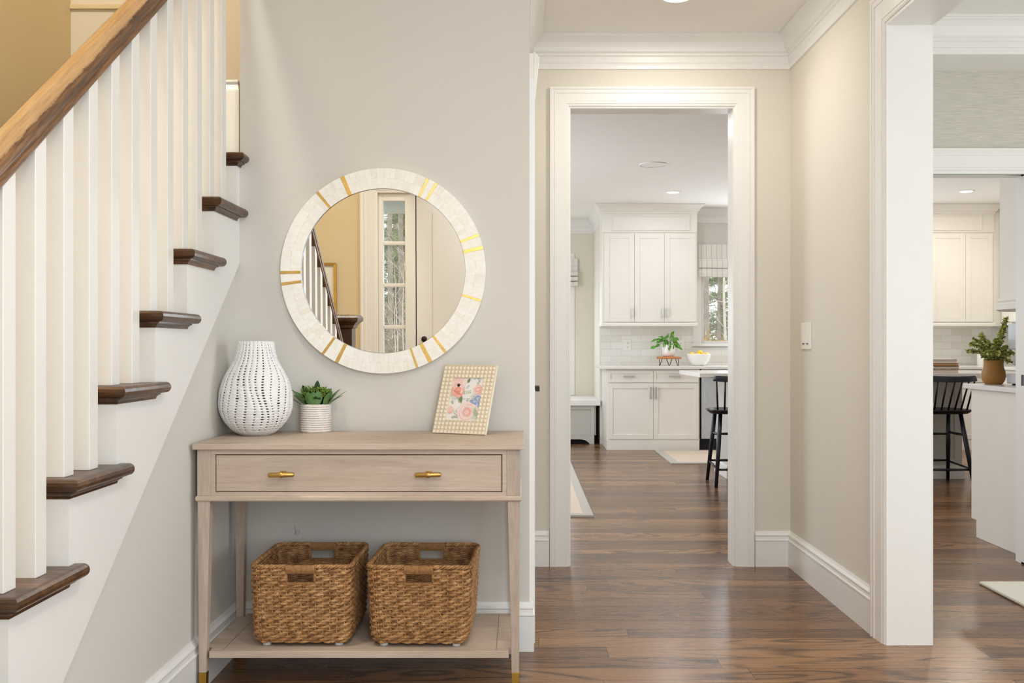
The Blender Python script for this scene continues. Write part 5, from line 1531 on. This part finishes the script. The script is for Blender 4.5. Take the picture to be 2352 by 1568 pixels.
pale = plain('pale_bare_branch', srgb(228, 218, 204), .8, var=.12, scale=12)
needle = plain('conifer_needles', srgb(138, 160, 112), .8, var=.35, scale=6)
brush = plain('dry_yellow_brush', srgb(206, 178, 112), .9, var=.2, scale=12)
def tree(x, y, zb_, h, r, kind, label, seed, lo=.3):
    rnd = random.Random(seed)
    t = empty('pine_tree' if kind == 'pine' else ('evergreen_tree' if kind == 'ever' else 'bare_sapling'), (x, y, zb_), label=label, cat='tree', group='woods outside the windows')
    b = MB(); n = 10
    pts = [(x + .12 * r * 10 * math.sin(i * .9 + seed) * i / n * (.4 if kind != 'bare' else 1.2), y, zb_ + h * i / n) for i in range(n + 1)]
    b.tube(pts, [r * (1 - .75 * i / n) for i in range(n + 1)], 9)
    br = []
    nb_ = {'pine': 30, 'ever': 105, 'bare': 15}[kind]
    for i in range(nb_):
        f = rnd.uniform(lo, 1.0); k_ = min(n - 1, int(f * n)); p = Vector(pts[k_]).lerp(Vector(pts[k_ + 1]), f * n - k_)
        a = rnd.uniform(0, 2 * PI)
        L = {'pine': rnd.uniform(.4, 1.3) if r > .1 else rnd.uniform(.3, 1.0), 'ever': (1 - f) * 1.6 + .3, 'bare': rnd.uniform(.3, .9)}[kind]
        up = {'pine': rnd.uniform(-.15, .3), 'ever': rnd.uniform(-.35, .05), 'bare': rnd.uniform(.5, 1.6)}[kind]
        d = Vector((math.cos(a), math.sin(a), up)).normalized()
        m_ = p + d * L * .5 + Vector((0, 0, rnd.uniform(-.08, .12))); e = p + d * L
        rr = (.016 if kind != 'bare' else .26 * r)
        b.tube([p, m_, e], [rr, rr * .7, rr * .25], 5)
        br.append((p, m_, e))
        for q in range(4 if kind == 'bare' else 3):
            f2 = rnd.uniform(.3, .95); s = p.lerp(e, f2); d2 = (d + Vector((rnd.gauss(0, .6), rnd.gauss(0, .6), rnd.gauss(.15, .5)))).normalized()
            b.tube([s, s + d2 * L * rnd.uniform(.2, .45)], [rr * .45, rr * .15], 4)
    b.build('trunk', pale if kind == 'bare' else bark, t)
    if kind != 'bare':
        fo = MB()
        for p, m_, e in br:
            for q in range(80 if kind == 'ever' else 55):
                f2 = rnd.uniform(.35 if kind == 'pine' else .1, 1.05); s = p.lerp(e, f2) + Vector((rnd.gauss(0, .06), rnd.gauss(0, .06), rnd.gauss(0, .05)))
                d = Vector((rnd.gauss(0, 1), rnd.gauss(0, 1), rnd.gauss(.2, .6))).normalized() * (rnd.uniform(.10, .20) if kind == 'ever' else rnd.uniform(.08, .2)); w_ = Vector((rnd.gauss(0, 1), rnd.gauss(0, 1), rnd.gauss(0, 1))).normalized() * (.017 if kind == 'ever' else .008)
                fo.add([s - w_, s + w_, s + d], [(0, 1, 2)])
        fo.build('needles', needle, t, fix=False)['kind'] = 'stuff'
# kitchen side: trunk at the left of the pane, evergreen centre, pale saplings in front
K = [(3.70, 20.0, -.2, 9, .075, 'pine', 'thick grey trunk at the left of the kitchen window view', .35),
     (4.45, 22.5, .0, 6.4, .05, 'ever', 'bushy evergreen in the middle of the kitchen window view', .12),
     (5.2, 25.0, .1, 6.6, .05, 'ever', 'evergreen behind the saplings, right of the kitchen window view', .15),
     (4.0, 17.2, -.4, 4.2, .035, 'bare', 'pale bare sapling nearest the kitchen window', .12),
     (3.75, 18.4, -.3, 4.6, .035, 'bare', 'pale bare sapling leaning left outside the kitchen window', .12),
     (4.55, 18.8, -.3, 5.0, .04, 'bare', 'pale bare sapling at the right outside the kitchen window', .12),
     (5.3, 29, .3, 10, .06, 'pine', 'distant pine beyond the kitchen window', .3), (6.2, 31, .4, 10, .08, 'pine', 'distant thick pine beyond the kitchen window', .3),
     (7.3, 30, .4, 10, .18, 'pine', 'rightmost distant pine beyond the kitchen window', .3)]
for i, (x, y, z, h, r, kd, lb, lo) in enumerate(K): tree(x, y, z, h, r, kd, lb, 40 + i, lo)
# entry side (seen mirrored): two thick pines, thin pale saplings in front
E_ = [(-2.64, -13.0, -.1, 11, .058, 'pine', 'left thick pine outside the sidelight, seen in the mirror', .25), (-2.49, -13.6, -.1, 11, .062, 'pine', 'right thick pine outside the sidelight, seen in the mirror', .28),
      (-1.70, -6.5, -.6, 2.3, .012, 'bare', 'pale sapling with a crooked branch outside the sidelight', .2), (-1.50, -6.2, -.6, 2.2, .011, 'bare', 'straight pale sapling outside the sidelight', .2),
      (-2.10, -9.5, -.4, 2.1, .013, 'bare', 'pale sapling between the two thick pines', .2), (-1.86, -8.6, -.4, 2.6, .013, 'bare', 'slender pale sapling left of the crooked one', .2),
      (-3.9, -20, .3, 11, .07, 'pine', 'distant pine left of the pair outside the sidelight', .3), (-3.9, -24, .5, 12, .09, 'pine', 'farther pine outside the sidelight', .3), (-3.3, -21, .4, 4.5, .12, 'ever', 'low evergreen behind the pine pair', .1), (-4.4, -22, .4, 5, .12, 'ever', 'second low evergreen behind the pine pair', .1), (-4.4, -28, .6, 12, .1, 'pine', 'farthest pine outside the sidelight', .3)]
for i, (x, y, z, h, r, kd, lb, lo) in enumerate(E_): tree(x, y, z, h, r, kd, lb, 70 + i, lo)
def shrub(x, y, z, rx, rz, n, label, seed, mat):
    rnd = random.Random(seed); b = MB()
    for i in range(n):
        v = Vector((rnd.gauss(0, .5) * rx, rnd.gauss(0, .4), abs(rnd.gauss(0, .5)) * rz)); s = Vector((x, y, z)) + v
        d = Vector((rnd.gauss(0, .7), rnd.gauss(0, .7), rnd.gauss(.4, .7))).normalized() * rnd.uniform(.10, .28)
        w_ = Vector((rnd.gauss(0, 1), rnd.gauss(0, 1), rnd.gauss(0, 1))).normalized() * .012
        b.add([s - w_, s + w_, s + d], [(0, 1, 2)])
    tag(b.build('dry_shrub', mat, fix=False), label, 'shrub')
shrub(3.0, 16.3, .80, .30, .34, 900, 'dry yellow shrub at the lower left of the kitchen window view', 1, brush)
shrub(4.9, 24, .3, 3.0, 1.2, 900, 'tangle of grey brush beneath the evergreens beyond the kitchen', 2, bark)
shrub(-3.4, -17, .2, 2.2, 1.2, 1800, 'tangle of grey brush outside the sidelight, seen in the mirror', 3, bark)
shrub(-2.1, -9.5, -.2, .8, .8, 500, 'thin pale brush outside the sidelight, seen in the mirror', 4, pale)
po = MB().box(-3.0, 2.5, -2.6, -.83, 2.35, 2.42).box(-3.0, 2.5, -2.62, -2.5, 2.20, 2.36)
tag(po.build('porch_ceiling', plain('pale_blue_porch_paint', srgb(196, 206, 202), .7, var=.01)), 'pale blue-grey porch ceiling outside the front door', 'porch ceiling', kind='structure')
